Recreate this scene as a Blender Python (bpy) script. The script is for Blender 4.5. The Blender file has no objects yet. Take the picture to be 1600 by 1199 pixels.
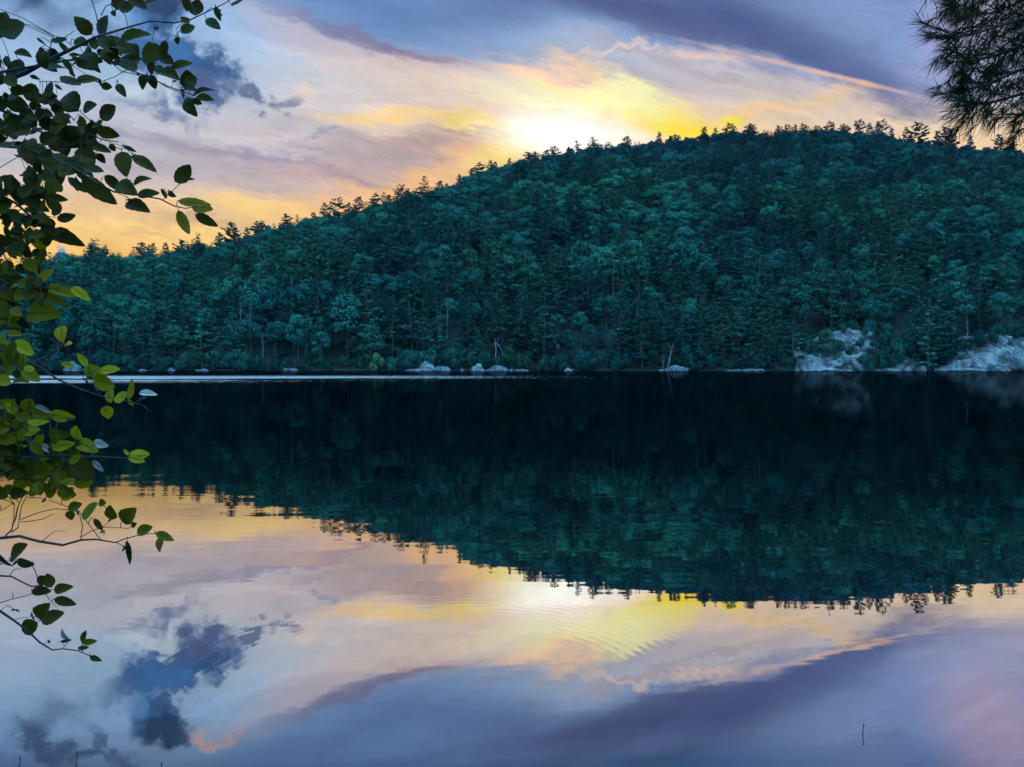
import bpy, bmesh, math, random
import numpy as np
from mathutils import Vector, Matrix, noise as mnoise
R = math.radians
random.seed(7)
rng = np.random.default_rng(11)
sc = bpy.context.scene
COL = sc.collection

# ------------------------------------------------------------------ camera, sky, sun, exposure
FPX, HZN, EYE = 1256.0, 570.0, 1.8          # focal length in photo pixels, horizon row, eye height
cam_d = bpy.data.cameras.new('camera')
cam = bpy.data.objects.new('camera', cam_d); COL.objects.link(cam)
cam.location = (0, 0, EYE); cam.rotation_euler = (R(90), 0, 0)
cam_d.sensor_width = 36.0; cam_d.lens = 36.0 * FPX / 1600.0
cam_d.shift_y = (HZN - 599.5) / 1600.0
cam_d.clip_start = 0.05; cam_d.clip_end = 9000
sc.camera = cam
sc.render.resolution_x, sc.render.resolution_y = 1024, 767
vs = sc.view_settings
vs.view_transform = 'Standard'; vs.look = 'None'; vs.gamma = 1; vs.exposure = 0
vs.use_curve_mapping = False

def at(px, py, Y):                            # a photo pixel at depth Y -> a point in the world
    return Vector(((px - 800) / FPX * Y, Y, EYE + (HZN - py) / FPX * Y))

def s2l(c):
    return tuple(((v/255)/12.92 if v/255 <= .04045 else ((v/255+.055)/1.055)**2.4) for v in c)

HAZE = .00003
SUN_EL, SUN_AZ = 13.2, 3.6
world = bpy.data.worlds.new('World'); sc.world = world; world.use_nodes = True
NT = world.node_tree; NT.nodes.clear()
def N(nt, t, **kw):
    n = nt.nodes.new(t)
    for k, v in kw.items(): setattr(n, k, v)
    return n
def L(nt, a, b): nt.links.new(a, b)
def M(nt, op, a, b=None, c=None, clamp=False):
    n = N(nt, 'ShaderNodeMath', operation=op); n.use_clamp = clamp
    for i, v in enumerate((a, b, c)):
        if v is None: continue
        if isinstance(v, (int, float)): n.inputs[i].default_value = v
        else: L(nt, v, n.inputs[i])
    return n.outputs[0]
def VM(nt, op, a, b=None, s=None):
    n = N(nt, 'ShaderNodeVectorMath', operation=op)
    for i, v in enumerate((a, b)):
        if v is None: continue
        if isinstance(v, (tuple, list)): n.inputs[i].default_value = v
        else: L(nt, v, n.inputs[i])
    if s is not None: n.inputs['Scale'].default_value = s
    return n.outputs['Value'] if op == 'LENGTH' else n.outputs[0]
def NZ(nt, vec, scale, detail=4, rough=.55, dist=0.0):
    n = N(nt, 'ShaderNodeTexNoise')
    n.inputs['Scale'].default_value = scale; n.inputs['Detail'].default_value = detail
    n.inputs['Roughness'].default_value = rough; n.inputs['Distortion'].default_value = dist
    if vec is not None: L(nt, vec, n.inputs['Vector'])
    return n
def MR(nt, v, a, b, c=0.0, d=1.0, smooth=True):
    n = N(nt, 'ShaderNodeMapRange')
    n.interpolation_type = 'SMOOTHSTEP' if smooth else 'LINEAR'
    L(nt, v, n.inputs[0])
    for i, x in zip((1, 2, 3, 4), (a, b, c, d)): n.inputs[i].default_value = x
    return n.outputs[0]
def MIX(nt, f, a, b, blend='MIX'):
    n = N(nt, 'ShaderNodeMix', data_type='RGBA', blend_type=blend)
    for i, v in ((0, f), (6, a), (7, b)):
        if isinstance(v, (int, float)): n.inputs[i].default_value = v
        elif isinstance(v, (tuple, list)): n.inputs[i].default_value = (*v[:3], 1)
        else: L(nt, v, n.inputs[i])
    return n.outputs[2]
def RAMP(nt, v, stops):
    n = N(nt, 'ShaderNodeValToRGB'); cr = n.color_ramp
    while len(cr.elements) < len(stops): cr.elements.new(0.5)
    for e, (p, c) in zip(cr.elements, stops): e.position = p; e.color = (*c, 1)
    L(nt, v, n.inputs[0]); return n.outputs[0]

tc = N(NT, 'ShaderNodeTexCoord')
sep = N(NT, 'ShaderNodeSeparateXYZ'); L(NT, tc.outputs['Generated'], sep.inputs[0])
dyc = M(NT, 'MAXIMUM', sep.outputs[1], 0.2)
U = M(NT, 'DIVIDE', sep.outputs[0], dyc); V = M(NT, 'DIVIDE', sep.outputs[2], dyc)
# sky sheet coordinates in hundreds of photo pixels: sx 0..16, sy 5.7 (horizon) .. 0 (24 degrees up)
sx = M(NT, 'MULTIPLY_ADD', U, FPX/100, 8.0)
sy = M(NT, 'MULTIPLY_ADD', V, -FPX/100, HZN/100)
cb = N(NT, 'ShaderNodeCombineXYZ'); L(NT, sx, cb.inputs[0]); L(NT, sy, cb.inputs[1])
P0 = cb.outputs[0]
mp = N(NT, 'ShaderNodeMapping'); mp.vector_type = 'TEXTURE'
mp.inputs['Rotation'].default_value = (0, 0, R(13)); mp.inputs['Scale'].default_value = (3.2, 1, 1)
L(NT, P0, mp.inputs['Vector'])
nstreak = NZ(NT, mp.outputs[0], 1.1, 8, .68)            # wispy streaks falling to the right
npuff = NZ(NT, P0, 1.7, 7, .6)
nbig = NZ(NT, mp.outputs[0], .45, 4, .5)
def warp(col, amt):
    v = VM(NT, 'SUBTRACT', col, (.5, .5, .5))
    return VM(NT, 'MULTIPLY', v, (amt, amt, 0))
P1 = VM(NT, 'ADD', P0, warp(nstreak.outputs['Color'], 1.5))       # streaky warp
P2 = VM(NT, 'ADD', P0, warp(npuff.outputs['Color'], 1.3))         # puffy warp
P3 = VM(NT, 'ADD', P0, warp(nbig.outputs['Color'], 1.4))
fS, fP = nstreak.outputs['Fac'], npuff.outputs['Fac']
# base sky: three vertical ramps (left, centre, right), sy 0..5.7 -> 0..1
P1s = N(NT, 'ShaderNodeSeparateXYZ'); L(NT, P3, P1s.inputs[0])
t = M(NT, 'DIVIDE', P1s.outputs[1], 6.0, clamp=True)
tt = M(NT, 'MULTIPLY_ADD', t, 0.8, 0.2)               # -1.5 -> 0 ... 6 -> 1
t = MR(NT, P1s.outputs[1], -1.2, 6.0, 0, 1, False)
def st(lst): return [((y/100+1.2)/7.2, s2l(c)) for y, c in lst]
rl = RAMP(NT, t, st([(-110,(62,92,140)),(-40,(100,130,175)),(20,(132,170,212)),(100,(158,186,216)),(190,(186,194,210)),(260,(202,192,192)),(310,(234,200,160)),(350,(254,212,130)),(410,(252,194,98))]))
rc = RAMP(NT, t, st([(-110,(55,85,135)),(-40,(95,125,178)),(20,(128,160,205)),(80,(165,188,216)),(140,(205,205,210)),(200,(232,205,188)),(260,(225,178,158)),(320,(240,195,140))]))
rr = RAMP(NT, t, st([(-110,(95,120,178)),(-40,(105,130,190)),(20,(120,145,196)),(80,(140,158,200)),(125,(185,175,190)),(160,(232,208,182)),(200,(250,215,165)),(260,(252,205,140))]))
base = MIX(NT, MR(NT, P1s.outputs[0], 2.0, 7.5), rl, rc)
base = MIX(NT, MR(NT, P1s.outputs[0], 8.0, 12.5), base, rr)
cur = base
thread = {}; nblob = 0
def blob(P, x, y, rx, ry, rot, soft, col, op, nz=None, na=0.0, bl='MIX', gain=1.0):
    """one cloud patch: centre, radii (photo px), tilt, softness 0..1, colour, opacity"""
    global cur, nblob
    if nblob % 6 == 0: thread.clear()          # evaluate the clouds in turn (keeps the shader's stack small)
    nblob += 1
    if P not in thread:
        q = N(NT, 'ShaderNodeVectorMath', operation='MULTIPLY_ADD')
        L(NT, cur, q.inputs[0]); q.inputs[1].default_value = (1e-7, 1e-7, 1e-7); L(NT, P, q.inputs[2]); thread[P] = q.outputs[0]
    P = thread[P]
    m = N(NT, 'ShaderNodeMapping'); m.vector_type = 'TEXTURE'
    m.inputs['Location'].default_value = (x/100, y/100, 0)
    m.inputs['Rotation'].default_value = (0, 0, R(rot))
    m.inputs['Scale'].default_value = (rx/100, ry/100, 1)
    L(NT, P, m.inputs['Vector'])
    d = VM(NT, 'LENGTH', m.outputs[0])
    if nz is not None: d = M(NT, 'MULTIPLY_ADD', M(NT, 'SUBTRACT', nz, .5), na, d)
    f = MR(NT, d, 1-soft, 1+soft, op, 0.0)
    c = tuple(v*gain for v in s2l(col))
    cur = MIX(NT, f, cur, c, bl)
# --- broad veils
blob(P1, 300, 272, 330, 32, 9, .9, (174,162,172), .6, fS, 3.6)
blob(P1, 480, 235, 260, 24, 10, .9, (206,196,200), .6, fS, 3.0)
blob(P1, 620, 262, 150, 22, 6, .9, (180,156,156), .7, fS, 2.6)
blob(P1, 400, 250, 210, 12, 12, .9, (132,136,164), .55, fS, 3.4)
blob(P1, 330, 225, 220, 14, 12, .9, (206,200,208), .6, fS, 3.4)
blob(P1, 470, 262, 200, 8, 10, .9, (150,130,150), .6, fS, 3.0)
blob(P1, 540, 284, 120, 12, 4, .9, (186,150,150), .6, fS, 2.6)
blob(P1, 250, 300, 240, 10, 6, .9, (220,190,170), .6, fS, 3.0)
blob(P1, 560, 222, 130, 14, 14, .9, (160,158,176), .55, fS, 1.6)
blob(P1, 520, 195, 60, 12, -10, .9, (222,216,214), .5, fS, 1.6)
blob(P1, 200, 330, 260, 14, 6, .9, (236,190,140), .5, fS, 1.4)
blob(P1, 330, 362, 70, 7, 8, .9, (190,152,120), .55, fS, 1.5)
blob(P1, 230, 366, 40, 7, 8, .9, (196,160,120), .45, fS, 1.5)
blob(P1, 420, 335, 150, 16, 4, .9, (255,214,110), .6, fS, 1.2)
blob(P1, 560, 318, 120, 18, -14, .9, (248,186,128), .55, fS, 1.2)
blob(P3, 330, 40, 160, 75, 20, .9, (158,188,222), .5, fS, 1.0)
blob(P1, 650, 120, 240, 40, 6, .9, (178,202,222), .6, fS, 1.2)
blob(P1, 620, 150, 170, 32, 8, .9, (208,212,222), .6, fS, 1.4)
blob(P1, 760, 160, 120, 30, 0, .9, (226,226,222), .6, fS, 1.2)
# --- the long dark diagonal band, centre to right
blob(P3, 610, 20, 230, 55, 22, .9, (96,128,182), .8)
blob(P1, 510, 66, 140, 24, 22, .9, (206,192,202), .7, fS, 2.0)
blob(P1, 600, 62, 170, 11, 17, .9, (116,112,152), .85, fS, 1.8)
blob(P1, 690, 86, 90, 9, 10, .8, (128,112,148), .75, fS, 1.6)
blob(P1, 690, 112, 130, 14, 12, .9, (228,206,200), .6, fS, 2.4)
blob(P1, 560, 96, 120, 12, 14, .9, (214,204,210), .6, fS, 2.6)
blob(P1, 740, 140, 150, 14, 10, .9, (232,226,214), .6, fS, 3.0)
blob(P1, 640, 165, 150, 9, 10, .9, (196,198,208), .6, fS, 3.0)
blob(P3, 800, 20, 110, 30, 0, .9, (88,108,158), .7)
blob(P1, 1090, 22, 360, 56, 13, .6, (94,108,152), .85, fS, 1.2)
blob(P1, 1270, 84, 215, 30, 17, .6, (74,90,144), .8, fS, 1.2)
blob(P1, 1100, 60, 170, 14, 12, .8, (104,110,152), .5, fS, 2.0)
blob(P3, 1010, 20, 180, 24, 8, .8, (72,82,130), .75, fS, .6)
blob(P3, 1380, 22, 190, 56, 22, .9, (134,156,202), .9, fS, 1.0)
blob(P1, 1440, 60, 110, 40, 25, .9, (126,148,200), .6)
blob(P1, 1050, 105, 130, 16, 12, .9, (176,164,176), .7, fS, 1.0)
blob(P1, 940, 105, 150, 18, 3, .9, (190,192,206), .6, fS, 1.0)
blob(P1, 1210, 135, 170, 22, 12, .9, (214,200,194), .7, fS, 2.0)
blob(P1, 1120, 118, 160, 8, 12, .9, (168,158,172), .6, fS, 2.8)
blob(P1, 1330, 168, 140, 10, 8, .9, (226,196,170), .5, fS, 2.8)
blob(P0, 1240, 104, 150, 3.2, 13.5, .9, (236,196,180), .5, fP, 3.2)
blob(P0, 1340, 127, 50, 3.4, 13.5, .9, (250,196,155), .6, fP, 1.8)
blob(P2, 970, 76, 80, 6, 1, .9, (244,214,198), .6, fP, 2.6)
blob(P0, 1110, 88, 70, 5, 4, .8, (240,200,180), .5, fP, 2.2)
# --- sun glow
blob(P1, 900, 205, 330, 62, 12, 1.0, (250,206,168), .7)
blob(P1, 905, 150, 130, 24, 18, .9, (255,228,178), .6, fS, 2.4)
blob(P1, 850, 120, 60, 14, 16, .9, (255,206,170), .7, fS, 1.)
blob(P1, 960, 172, 120, 17, 16, .9, (255,234,140), .9, fS, 2.6)
blob(P0, 1030, 188, 80, 20, 18, .9, (255,230,72), .95, fS, 1.6)
blob(P0, 1075, 204, 65, 9, 4, .9, (255,224,36), 1, fP, 1.0)
blob(P1, 860, 122, 60, 9, 16, .9, (255,210,180), .7, fS, 1.6)
blob(P1, 745, 205, 85, 17, 10, .9, (255,221,104), .9, fS, 1.4)
blob(P1, 590, 184, 80, 11, -2, .8, (255,214,130), .8, fS, 1.5)
blob(P1, 690, 237, 130, 13, 3, .9, (184,156,148), .75, fS, 2.2)
blob(P1, 730, 222, 70, 5, 8, .9, (160,138,132), .6, fS, 2.4)
blob(P1, 660, 285, 110, 22, -24, .9, (255,196,120), .75, fS, .8)
blob(P0, 795, 236, 60, 22, -22, .9, (255,228,112), .85, fS, .8)
blob(P1, 880, 165, 110, 17, 8, .9, (255,252,205), .8, fS, 1.0)
blob(P0, 882, 214, 95, 30, 6, .9, (255,253,240), 1.0, fP, .9, 'MIX', 1.3)
blob(P1, 975, 160, 50, 16, 10, .9, (255,255,190), .7, fS, 1.)
blob(P1, 1230, 168, 100, 11, -16, .8, (255,206,120), .65, fS, 1.5)
blob(P1, 1190, 150, 120, 14, 6, .9, (214,196,178), .6, fS, 1.4)
blob(P0, 1142, 190, 18, 8, 0, .9, (255,236,0), .9)
# --- dark blue puffs, upper left
blob(P2, 272, 98, 108, 36, 24, .35, (54,92,146), .96, fP, .9)
blob(P2, 305, 112, 60, 42, 38, .35, (50,84,136), .9, fP, .8)
blob(P2, 322, 140, 44, 22, 30, .4, (84,98,140), .9, fP, .9)
blob(P2, 262, 88, 50, 30, 20, .5, (66,112,170), .85, fP, 1.0)
blob(P2, 240, 20, 34, 28, -20, .5, (66,122,184), .9, fP, .9)
blob(P2, 400, 153, 22, 11, 20, .5, (88,98,140), .85, fP, 1.0)
blob(P2, 442, 164, 13, 13, 20, .5, (104,110,150), .8, fP, 1.0)
blob(P2, 372, 148, 9, 7, 0, .6, (100,112,150), .7, fP, 1.0)
blob(P2, 225, 158, 60, 14, 20, .7, (110,126,164), .7, fP, 1.6)
blob(P2, 265, 172, 22, 12, 20, .7, (100,118,158), .7, fP, 1.2)
blob(P2, 225, 140, 50, 16, 10, .8, (206,220,228), .6, fP, 1.0)
blob(P2, 470, 148, 26, 16, 0, .8, (240,216,196), .6, fP, 1.2)
blob(P1, 500, 212, 22, 4, -20, .8, (150,148,170), .7, fP, 1.2)
blob(P1, 480, 236, 34, 5, 20, .8, (156,152,172), .5, fP, 1.2)
blob(P2, 70, 10, 50, 26, 20, .8, (92,122,162), .7, fP, 1.2)
blob(P2, 92, 402, 16, 12, 0, .5, (120,152,196), .9, fP, .8)
# --- above the frame, seen only in the lake
blob(P2, 256, 22, 34, 22, 0, .5, (52,84,128), .85, fP, 1.2)
blob(P2, 258, -8, 36, 24, 10, .4, (34,56,90), .95, fP, 1.0)
blob(P2, 238, 2, 22, 16, -20, .5, (44,66,104), .8, fP, 1.2)
blob(P2, 70, -25, 56, 22, -38, .5, (58,76,112), .85, fP, 1.0)
blob(P2, 170, -25, 44, 14, -50, .6, (66,84,120), .75, fP, 1.2)
blob(P2, 140, -45, 30, 12, 30, .5, (50,68,104), .8, fP, 1.0)
blob(P2, 330, -18, 34, 12, -5, .8, (200,168,160), .8, fP, 1.2)
blob(P3, 1560, 10, 100, 70, -30, .8, (206,176,196), .6)
blob(P3, 1040, -60, 260, 34, 4, .9, (38,84,124), .6)
# --- fine streak texture over everything
mp2 = N(NT, 'ShaderNodeMapping'); mp2.vector_type = 'TEXTURE'
mp2.inputs['Rotation'].default_value = (0, 0, R(10)); mp2.inputs['Scale'].default_value = (4.5, .8, 1)
L(NT, P1, mp2.inputs['Vector'])
fine = M(NT, 'MULTIPLY', MR(NT, nstreak.outputs['Fac'], .3, .7, .90, 1.10, False), MR(NT, NZ(NT, mp2.outputs[0], 1.7, 8, .72).outputs['Fac'], .3, .7, .83, 1.17, False))
cur = VM(NT, 'MULTIPLY', cur, (1, 1, 1)) if False else cur
hs = N(NT, 'ShaderNodeVectorMath', operation='SCALE'); L(NT, cur, hs.inputs[0]); L(NT, fine, hs.inputs['Scale'])
front_col = hs.outputs[0]
# Nishita sky for the rest of the dome
nish = N(NT, 'ShaderNodeTexSky'); nish.sky_type = 'NISHITA'; nish.sun_disc = False
nish.sun_elevation = R(SUN_EL); nish.sun_rotation = R(SUN_AZ)
nish.air_density = 1.0; nish.dust_density = .4; nish.ozone_density = 4.0
BACK = (6.2, 18.5, 32.5)                                  # bright teal evening sky behind the viewer and overhead
rest = MIX(NT, 0.7, nish.outputs[0], BACK)
up_ = N(NT, 'ShaderNodeVectorMath', operation='SCALE'); L(NT, rest, up_.inputs[0])
L(NT, MR(NT, M(NT, 'POWER', M(NT, 'MAXIMUM', sep.outputs[2], 0.0), 1.4), 0, 1, .34, 2.4, False), up_.inputs['Scale']); rest = up_.outputs[0]
fm = MR(NT, sep.outputs[1], .38, .68)
fm = M(NT, 'MULTIPLY', fm, MR(NT, sep.outputs[2], .55, .85, 1, 0))
scale10 = N(NT, 'ShaderNodeVectorMath', operation='SCALE'); L(NT, front_col, scale10.inputs[0]); scale10.inputs['Scale'].default_value = 10.0
final = MIX(NT, fm, rest, scale10.outputs[0])
bg = N(NT, 'ShaderNodeBackground'); bg.inputs['Strength'].default_value = 0.1
L(NT, final, bg.inputs['Color'])
wo = N(NT, 'ShaderNodeOutputWorld'); L(NT, bg.outputs[0], wo.inputs['Surface'])
world.cycles.sampling_method = 'MANUAL'; world.cycles.sample_map_resolution = 512

sl = bpy.data.lights.new('sun', 'SUN'); sl.energy = 2.0; sl.angle = R(.5); sl.color = (1, .82, .55)
so = bpy.data.objects.new('sun', sl); COL.objects.link(so)
sd = Vector((math.sin(R(SUN_AZ))*math.cos(R(SUN_EL)), math.cos(R(SUN_AZ))*math.cos(R(SUN_EL)), math.sin(R(SUN_EL))))
so.rotation_euler = sd.to_track_quat('Z', 'Y').to_euler()

# ------------------------------------------------------------------ helpers
def tag(o, label=None, cat=None, group=None, kind=None):
    if label: o['label'] = label
    if cat: o['category'] = cat
    if group: o['group'] = group
    if kind: o['kind'] = kind
    return o
def link(name, me, parent=None):
    o = bpy.data.objects.new(name, me); COL.objects.link(o)
    if parent: o.parent = parent
    return o
def empty(name, loc=(0, 0, 0)):
    o = bpy.data.objects.new(name, None); COL.objects.link(o); o.location = loc; o.empty_display_size = .3
    return o
class MB:
    """collects faces (numpy blocks) into one mesh"""
    def __init__(s): s.v = []; s.f = []; s.n = 0; s.col = []; s.out = []
    def add(s, v, f, c=None, o=None):
        v = np.asarray(v, float).reshape(-1, 3); f = np.asarray(f, int)
        s.v.append(v); s.f.append(f + s.n); s.n += len(v)
        s.col.append(np.full(len(v), .5) if c is None else np.broadcast_to(np.asarray(c, float), (len(v),)))
        s.out.append(np.tile([0, 0, 1.], (len(v), 1)) if o is None else o)
    def tube(s, pts, rad, n=6, cap=True):
        pts = [Vector(p) for p in pts]; k = len(pts)
        if isinstance(rad, (int, float)): rad = [rad]*k
        vv = []
        for i, p in enumerate(pts):
            d = (pts[min(i+1, k-1)] - pts[max(i-1, 0)])
            d = d.normalized() if d.length > 1e-9 else Vector((0, 0, 1))
            a = d.cross(Vector((.31, .17, .93)) if abs(d.z) < .95 else Vector((1, 0, 0))).normalized(); b = d.cross(a)
            for j in range(n):
                t = 2*math.pi*j/n
                vv.append(p + (a*math.cos(t) + b*math.sin(t))*rad[i])
        ff = [(i*n+j, i*n+(j+1) % n, (i+1)*n+(j+1) % n, (i+1)*n+j) for i in range(k-1) for j in range(n)]
        s.add(np.array(vv), ff)
    def mesh(s, name, mat, smooth=False):
        me = bpy.data.meshes.new(name)
        V_ = np.concatenate(s.v); F_ = [x for x in s.f if len(x)]
        q = [x for x in F_ if x.shape[1] == 4]; tr = [x for x in F_ if x.shape[1] == 3]
        idx = np.concatenate([x.ravel() for x in q] + [x.ravel() for x in tr])
        nq = sum(len(x) for x in q); nt = sum(len(x) for x in tr)
        me.vertices.add(len(V_)); me.vertices.foreach_set('co', V_.ravel())
        me.loops.add(len(idx)); me.loops.foreach_set('vertex_index', idx.astype(np.int32))
        me.polygons.add(nq+nt)
        ls = np.concatenate([np.arange(nq)*4, nq*4 + np.arange(nt)*3]).astype(np.int32)
        me.polygons.foreach_set('loop_start', ls)
        me.update(calc_edges=True)
        if smooth: me.polygons.foreach_set('use_smooth', np.ones(nq+nt, bool))
        at_ = me.attributes.new('shade', 'FLOAT', 'POINT'); at_.data.foreach_set('value', np.concatenate(s.col).astype(np.float32))
        at_ = me.attributes.new('outw', 'FLOAT_VECTOR', 'POINT'); at_.data.foreach_set('vector', np.concatenate(s.out).astype(np.float32).ravel())
        if mat: me.materials.append(mat)
        me.validate(); return me
def interp(x, pts): return float(np.interp(x, [p[0] for p in pts], [p[1] for p in pts]))

def new_mat(name):
    m = bpy.data.materials.new(name); m.use_nodes = True
    nt = m.node_tree; nt.nodes.clear()
    o = N(nt, 'ShaderNodeOutputMaterial'); return m, nt, o
def bump(nt, h, strength, dist=1.0):
    b = N(nt, 'ShaderNodeBump'); b.inputs['Strength'].default_value = strength; b.inputs['Distance'].default_value = dist
    L(nt, h, b.inputs['Height']); return b.outputs[0]
def geo(nt): return N(nt, 'ShaderNodeNewGeometry').outputs['Position']

# ------------------------------------------------------------------ materials
def foliage_mat(name, c1, c2, c3, trans=.12):
    """leaf mass: the tone drifts from tree to tree and from stand to stand"""
    m, nt, o = new_mat(name)
    oi = N(nt, 'ShaderNodeObjectInfo')
    n1 = NZ(nt, oi.outputs['Location'], .017, 3, .6)
    n2 = NZ(nt, oi.outputs['Location'], .31, 2, .5)
    f = M(nt, 'ADD', M(nt, 'MULTIPLY', n1.outputs['Fac'], .75), M(nt, 'MULTIPLY', n2.outputs['Fac'], .25))
    c = MIX(nt, MR(nt, f, .38, .50), c1, c2)
    c = MIX(nt, MR(nt, f, .51, .62), c, c3)
    for cx, cy, rad_ in ((43, 413, 46), (235, 400, 34), (-92, 292, 16), (150, 370, 26), (-150, 330, 18)):     # stands of a lighter green species
        q = VM(nt, 'LENGTH', VM(nt, 'SUBTRACT', oi.outputs['Location'], (cx, cy, 50)))
        q = M(nt, 'MULTIPLY_ADD', M(nt, 'SUBTRACT', n2.outputs['Fac'], .5), 40.0, q)
        c = MIX(nt, MR(nt, q, rad_*.4+18, rad_+34, .75, 0), c, (.034, .15, .072))
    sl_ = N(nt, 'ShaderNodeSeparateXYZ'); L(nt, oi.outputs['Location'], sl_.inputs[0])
    hi = MR(nt, M(nt, 'MULTIPLY_ADD', n1.outputs['Fac'], 120.0, sl_.outputs[2]), 160, 225)   # foliage colour turns darker and bluer towards the summit
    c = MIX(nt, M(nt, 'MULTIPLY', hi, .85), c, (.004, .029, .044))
    a = N(nt, 'ShaderNodeAttribute', attribute_name='shade')
    sc_ = N(nt, 'ShaderNodeVectorMath', operation='SCALE'); L(nt, c, sc_.inputs[0])
    L(nt, M(nt, 'MULTIPLY', MR(nt, a.outputs['Fac'], 0, 1, .72, 1.28, False), MR(nt, N(nt, 'ShaderNodeTexWhiteNoise').outputs['Value'], 0, 1, 1, 1, False) if False else MR(nt, oi.outputs['Random'], 0, 1, .62, 1.35, False)), sc_.inputs['Scale'])
    ow = N(nt, 'ShaderNodeAttribute', attribute_name='outw')       # leaves share the rounding of their bough
    vt = N(nt, 'ShaderNodeVectorTransform', vector_type='NORMAL', convert_from='OBJECT', convert_to='WORLD'); L(nt, ow.outputs['Vector'], vt.inputs[0])
    nn = VM(nt, 'NORMALIZE', VM(nt, 'ADD', VM(nt, 'MULTIPLY', VM(nt, 'NORMALIZE', vt.outputs[0]), (1.1, 1.1, 1.1)), VM(nt, 'MULTIPLY', N(nt, 'ShaderNodeNewGeometry').outputs['Normal'], (.6, .6, .6))))
    d = N(nt, 'ShaderNodeBsdfDiffuse'); L(nt, sc_.outputs[0], d.inputs[0]); L(nt, nn, d.inputs['Normal'])
    tr = N(nt, 'ShaderNodeBsdfTranslucent'); L(nt, sc_.outputs[0], tr.inputs[0])
    mx = N(nt, 'ShaderNodeMixShader'); mx.inputs[0].default_value = trans
    L(nt, d.outputs[0], mx.inputs[1]); L(nt, tr.outputs[0], mx.inputs[2]); L(nt, mx.outputs[0], o.inputs[0])
    return m
def bark_mat(name, c1, c2, scale=6, rough=.9):
    m, nt, o = new_mat(name)
    p = N(nt, 'ShaderNodeTexCoord').outputs['Object']
    n = NZ(nt, VM(nt, 'MULTIPLY', p, (1, 1, .25)), scale, 6, .65)
    b = N(nt, 'ShaderNodeBsdfPrincipled'); b.inputs['Roughness'].default_value = rough
    b.inputs['Specular IOR Level'].default_value = .2
    L(nt, MIX(nt, MR(nt, n.outputs['Fac'], .35, .65), c1, c2), b.inputs['Base Color'])
    L(nt, bump(nt, n.outputs['Fac'], .5, .02), b.inputs['Normal'])
    L(nt, b.outputs[0], o.inputs[0]); return m
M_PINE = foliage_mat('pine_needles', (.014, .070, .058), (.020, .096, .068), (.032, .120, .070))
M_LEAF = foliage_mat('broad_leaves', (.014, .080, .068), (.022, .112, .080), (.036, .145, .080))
M_BARK = bark_mat('dark_bark', (.05, .04, .035), (.11, .095, .08))
M_PALE = bark_mat('pale_bark', (.09, .085, .08), (.22, .20, .19), 3)

def rock_mat():
    m, nt, o = new_mat('grey_rock'); p = geo(nt)
    mpn = N(nt, 'ShaderNodeMapping'); mpn.vector_type = 'TEXTURE'
    mpn.inputs['Rotation'].default_value = (0, R(28), 0); mpn.inputs['Scale'].default_value = (3.4, 3, .9)
    L(nt, VM(nt, 'ADD', p, VM(nt, 'MULTIPLY', NZ(nt, p, .35, 5).outputs['Color'], (3.5, 3.5, 3.5))), mpn.inputs['Vector'])
    n1 = NZ(nt, p, .22, 8, .68); n2 = NZ(nt, mpn.outputs[0], 1.1, 8, .72); n3 = NZ(nt, p, 1.4, 6, .7)
    crack = MR(nt, M(nt, 'ABSOLUTE', M(nt, 'SUBTRACT', NZ(nt, mpn.outputs[0], .55, 3, .5).outputs['Fac'], .5)), 0, .012)
    c = MIX(nt, MR(nt, n1.outputs['Fac'], .40, .60), (.08, .08, .08), (.31, .30, .29))
    c = MIX(nt, MR(nt, n2.outputs['Fac'], .48, .62, 0, .8), c, (.06, .07, .08))
    c = MIX(nt, MR(nt, n3.outputs['Fac'], .52, .66, 0, .6), c, (.38, .36, .35))
    c = MIX(nt, crack, (.03, .03, .035), c)
    b = N(nt, 'ShaderNodeBsdfPrincipled'); b.inputs['Roughness'].default_value = .9; b.inputs['Specular IOR Level'].default_value = .2
    L(nt, c, b.inputs['Base Color'])
    h = M(nt, 'ADD', M(nt, 'MULTIPLY', n2.outputs['Fac'], .7), M(nt, 'MULTIPLY', crack, .15))
    L(nt, bump(nt, h, 1.0, .9), b.inputs['Normal']); L(nt, b.outputs[0], o.inputs[0]); return m
M_ROCK = rock_mat()
M_STONE = bark_mat('dark_stone', (.045, .05, .055), (.15, .16, .17), 1.2)
def soil_mat():
    m, nt, o = new_mat('forest_soil'); p = geo(nt)
    n = NZ(nt, p, .5, 8, .65)
    b = N(nt, 'ShaderNodeBsdfPrincipled'); b.inputs['Roughness'].default_value = 1; b.inputs['Specular IOR Level'].default_value = .1
    L(nt, MIX(nt, n.outputs['Fac'], (.008, .014, .012), (.022, .03, .022)), b.inputs['Base Color'])
    L(nt, b.outputs[0], o.inputs[0]); return m
M_SOIL = soil_mat()

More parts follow.
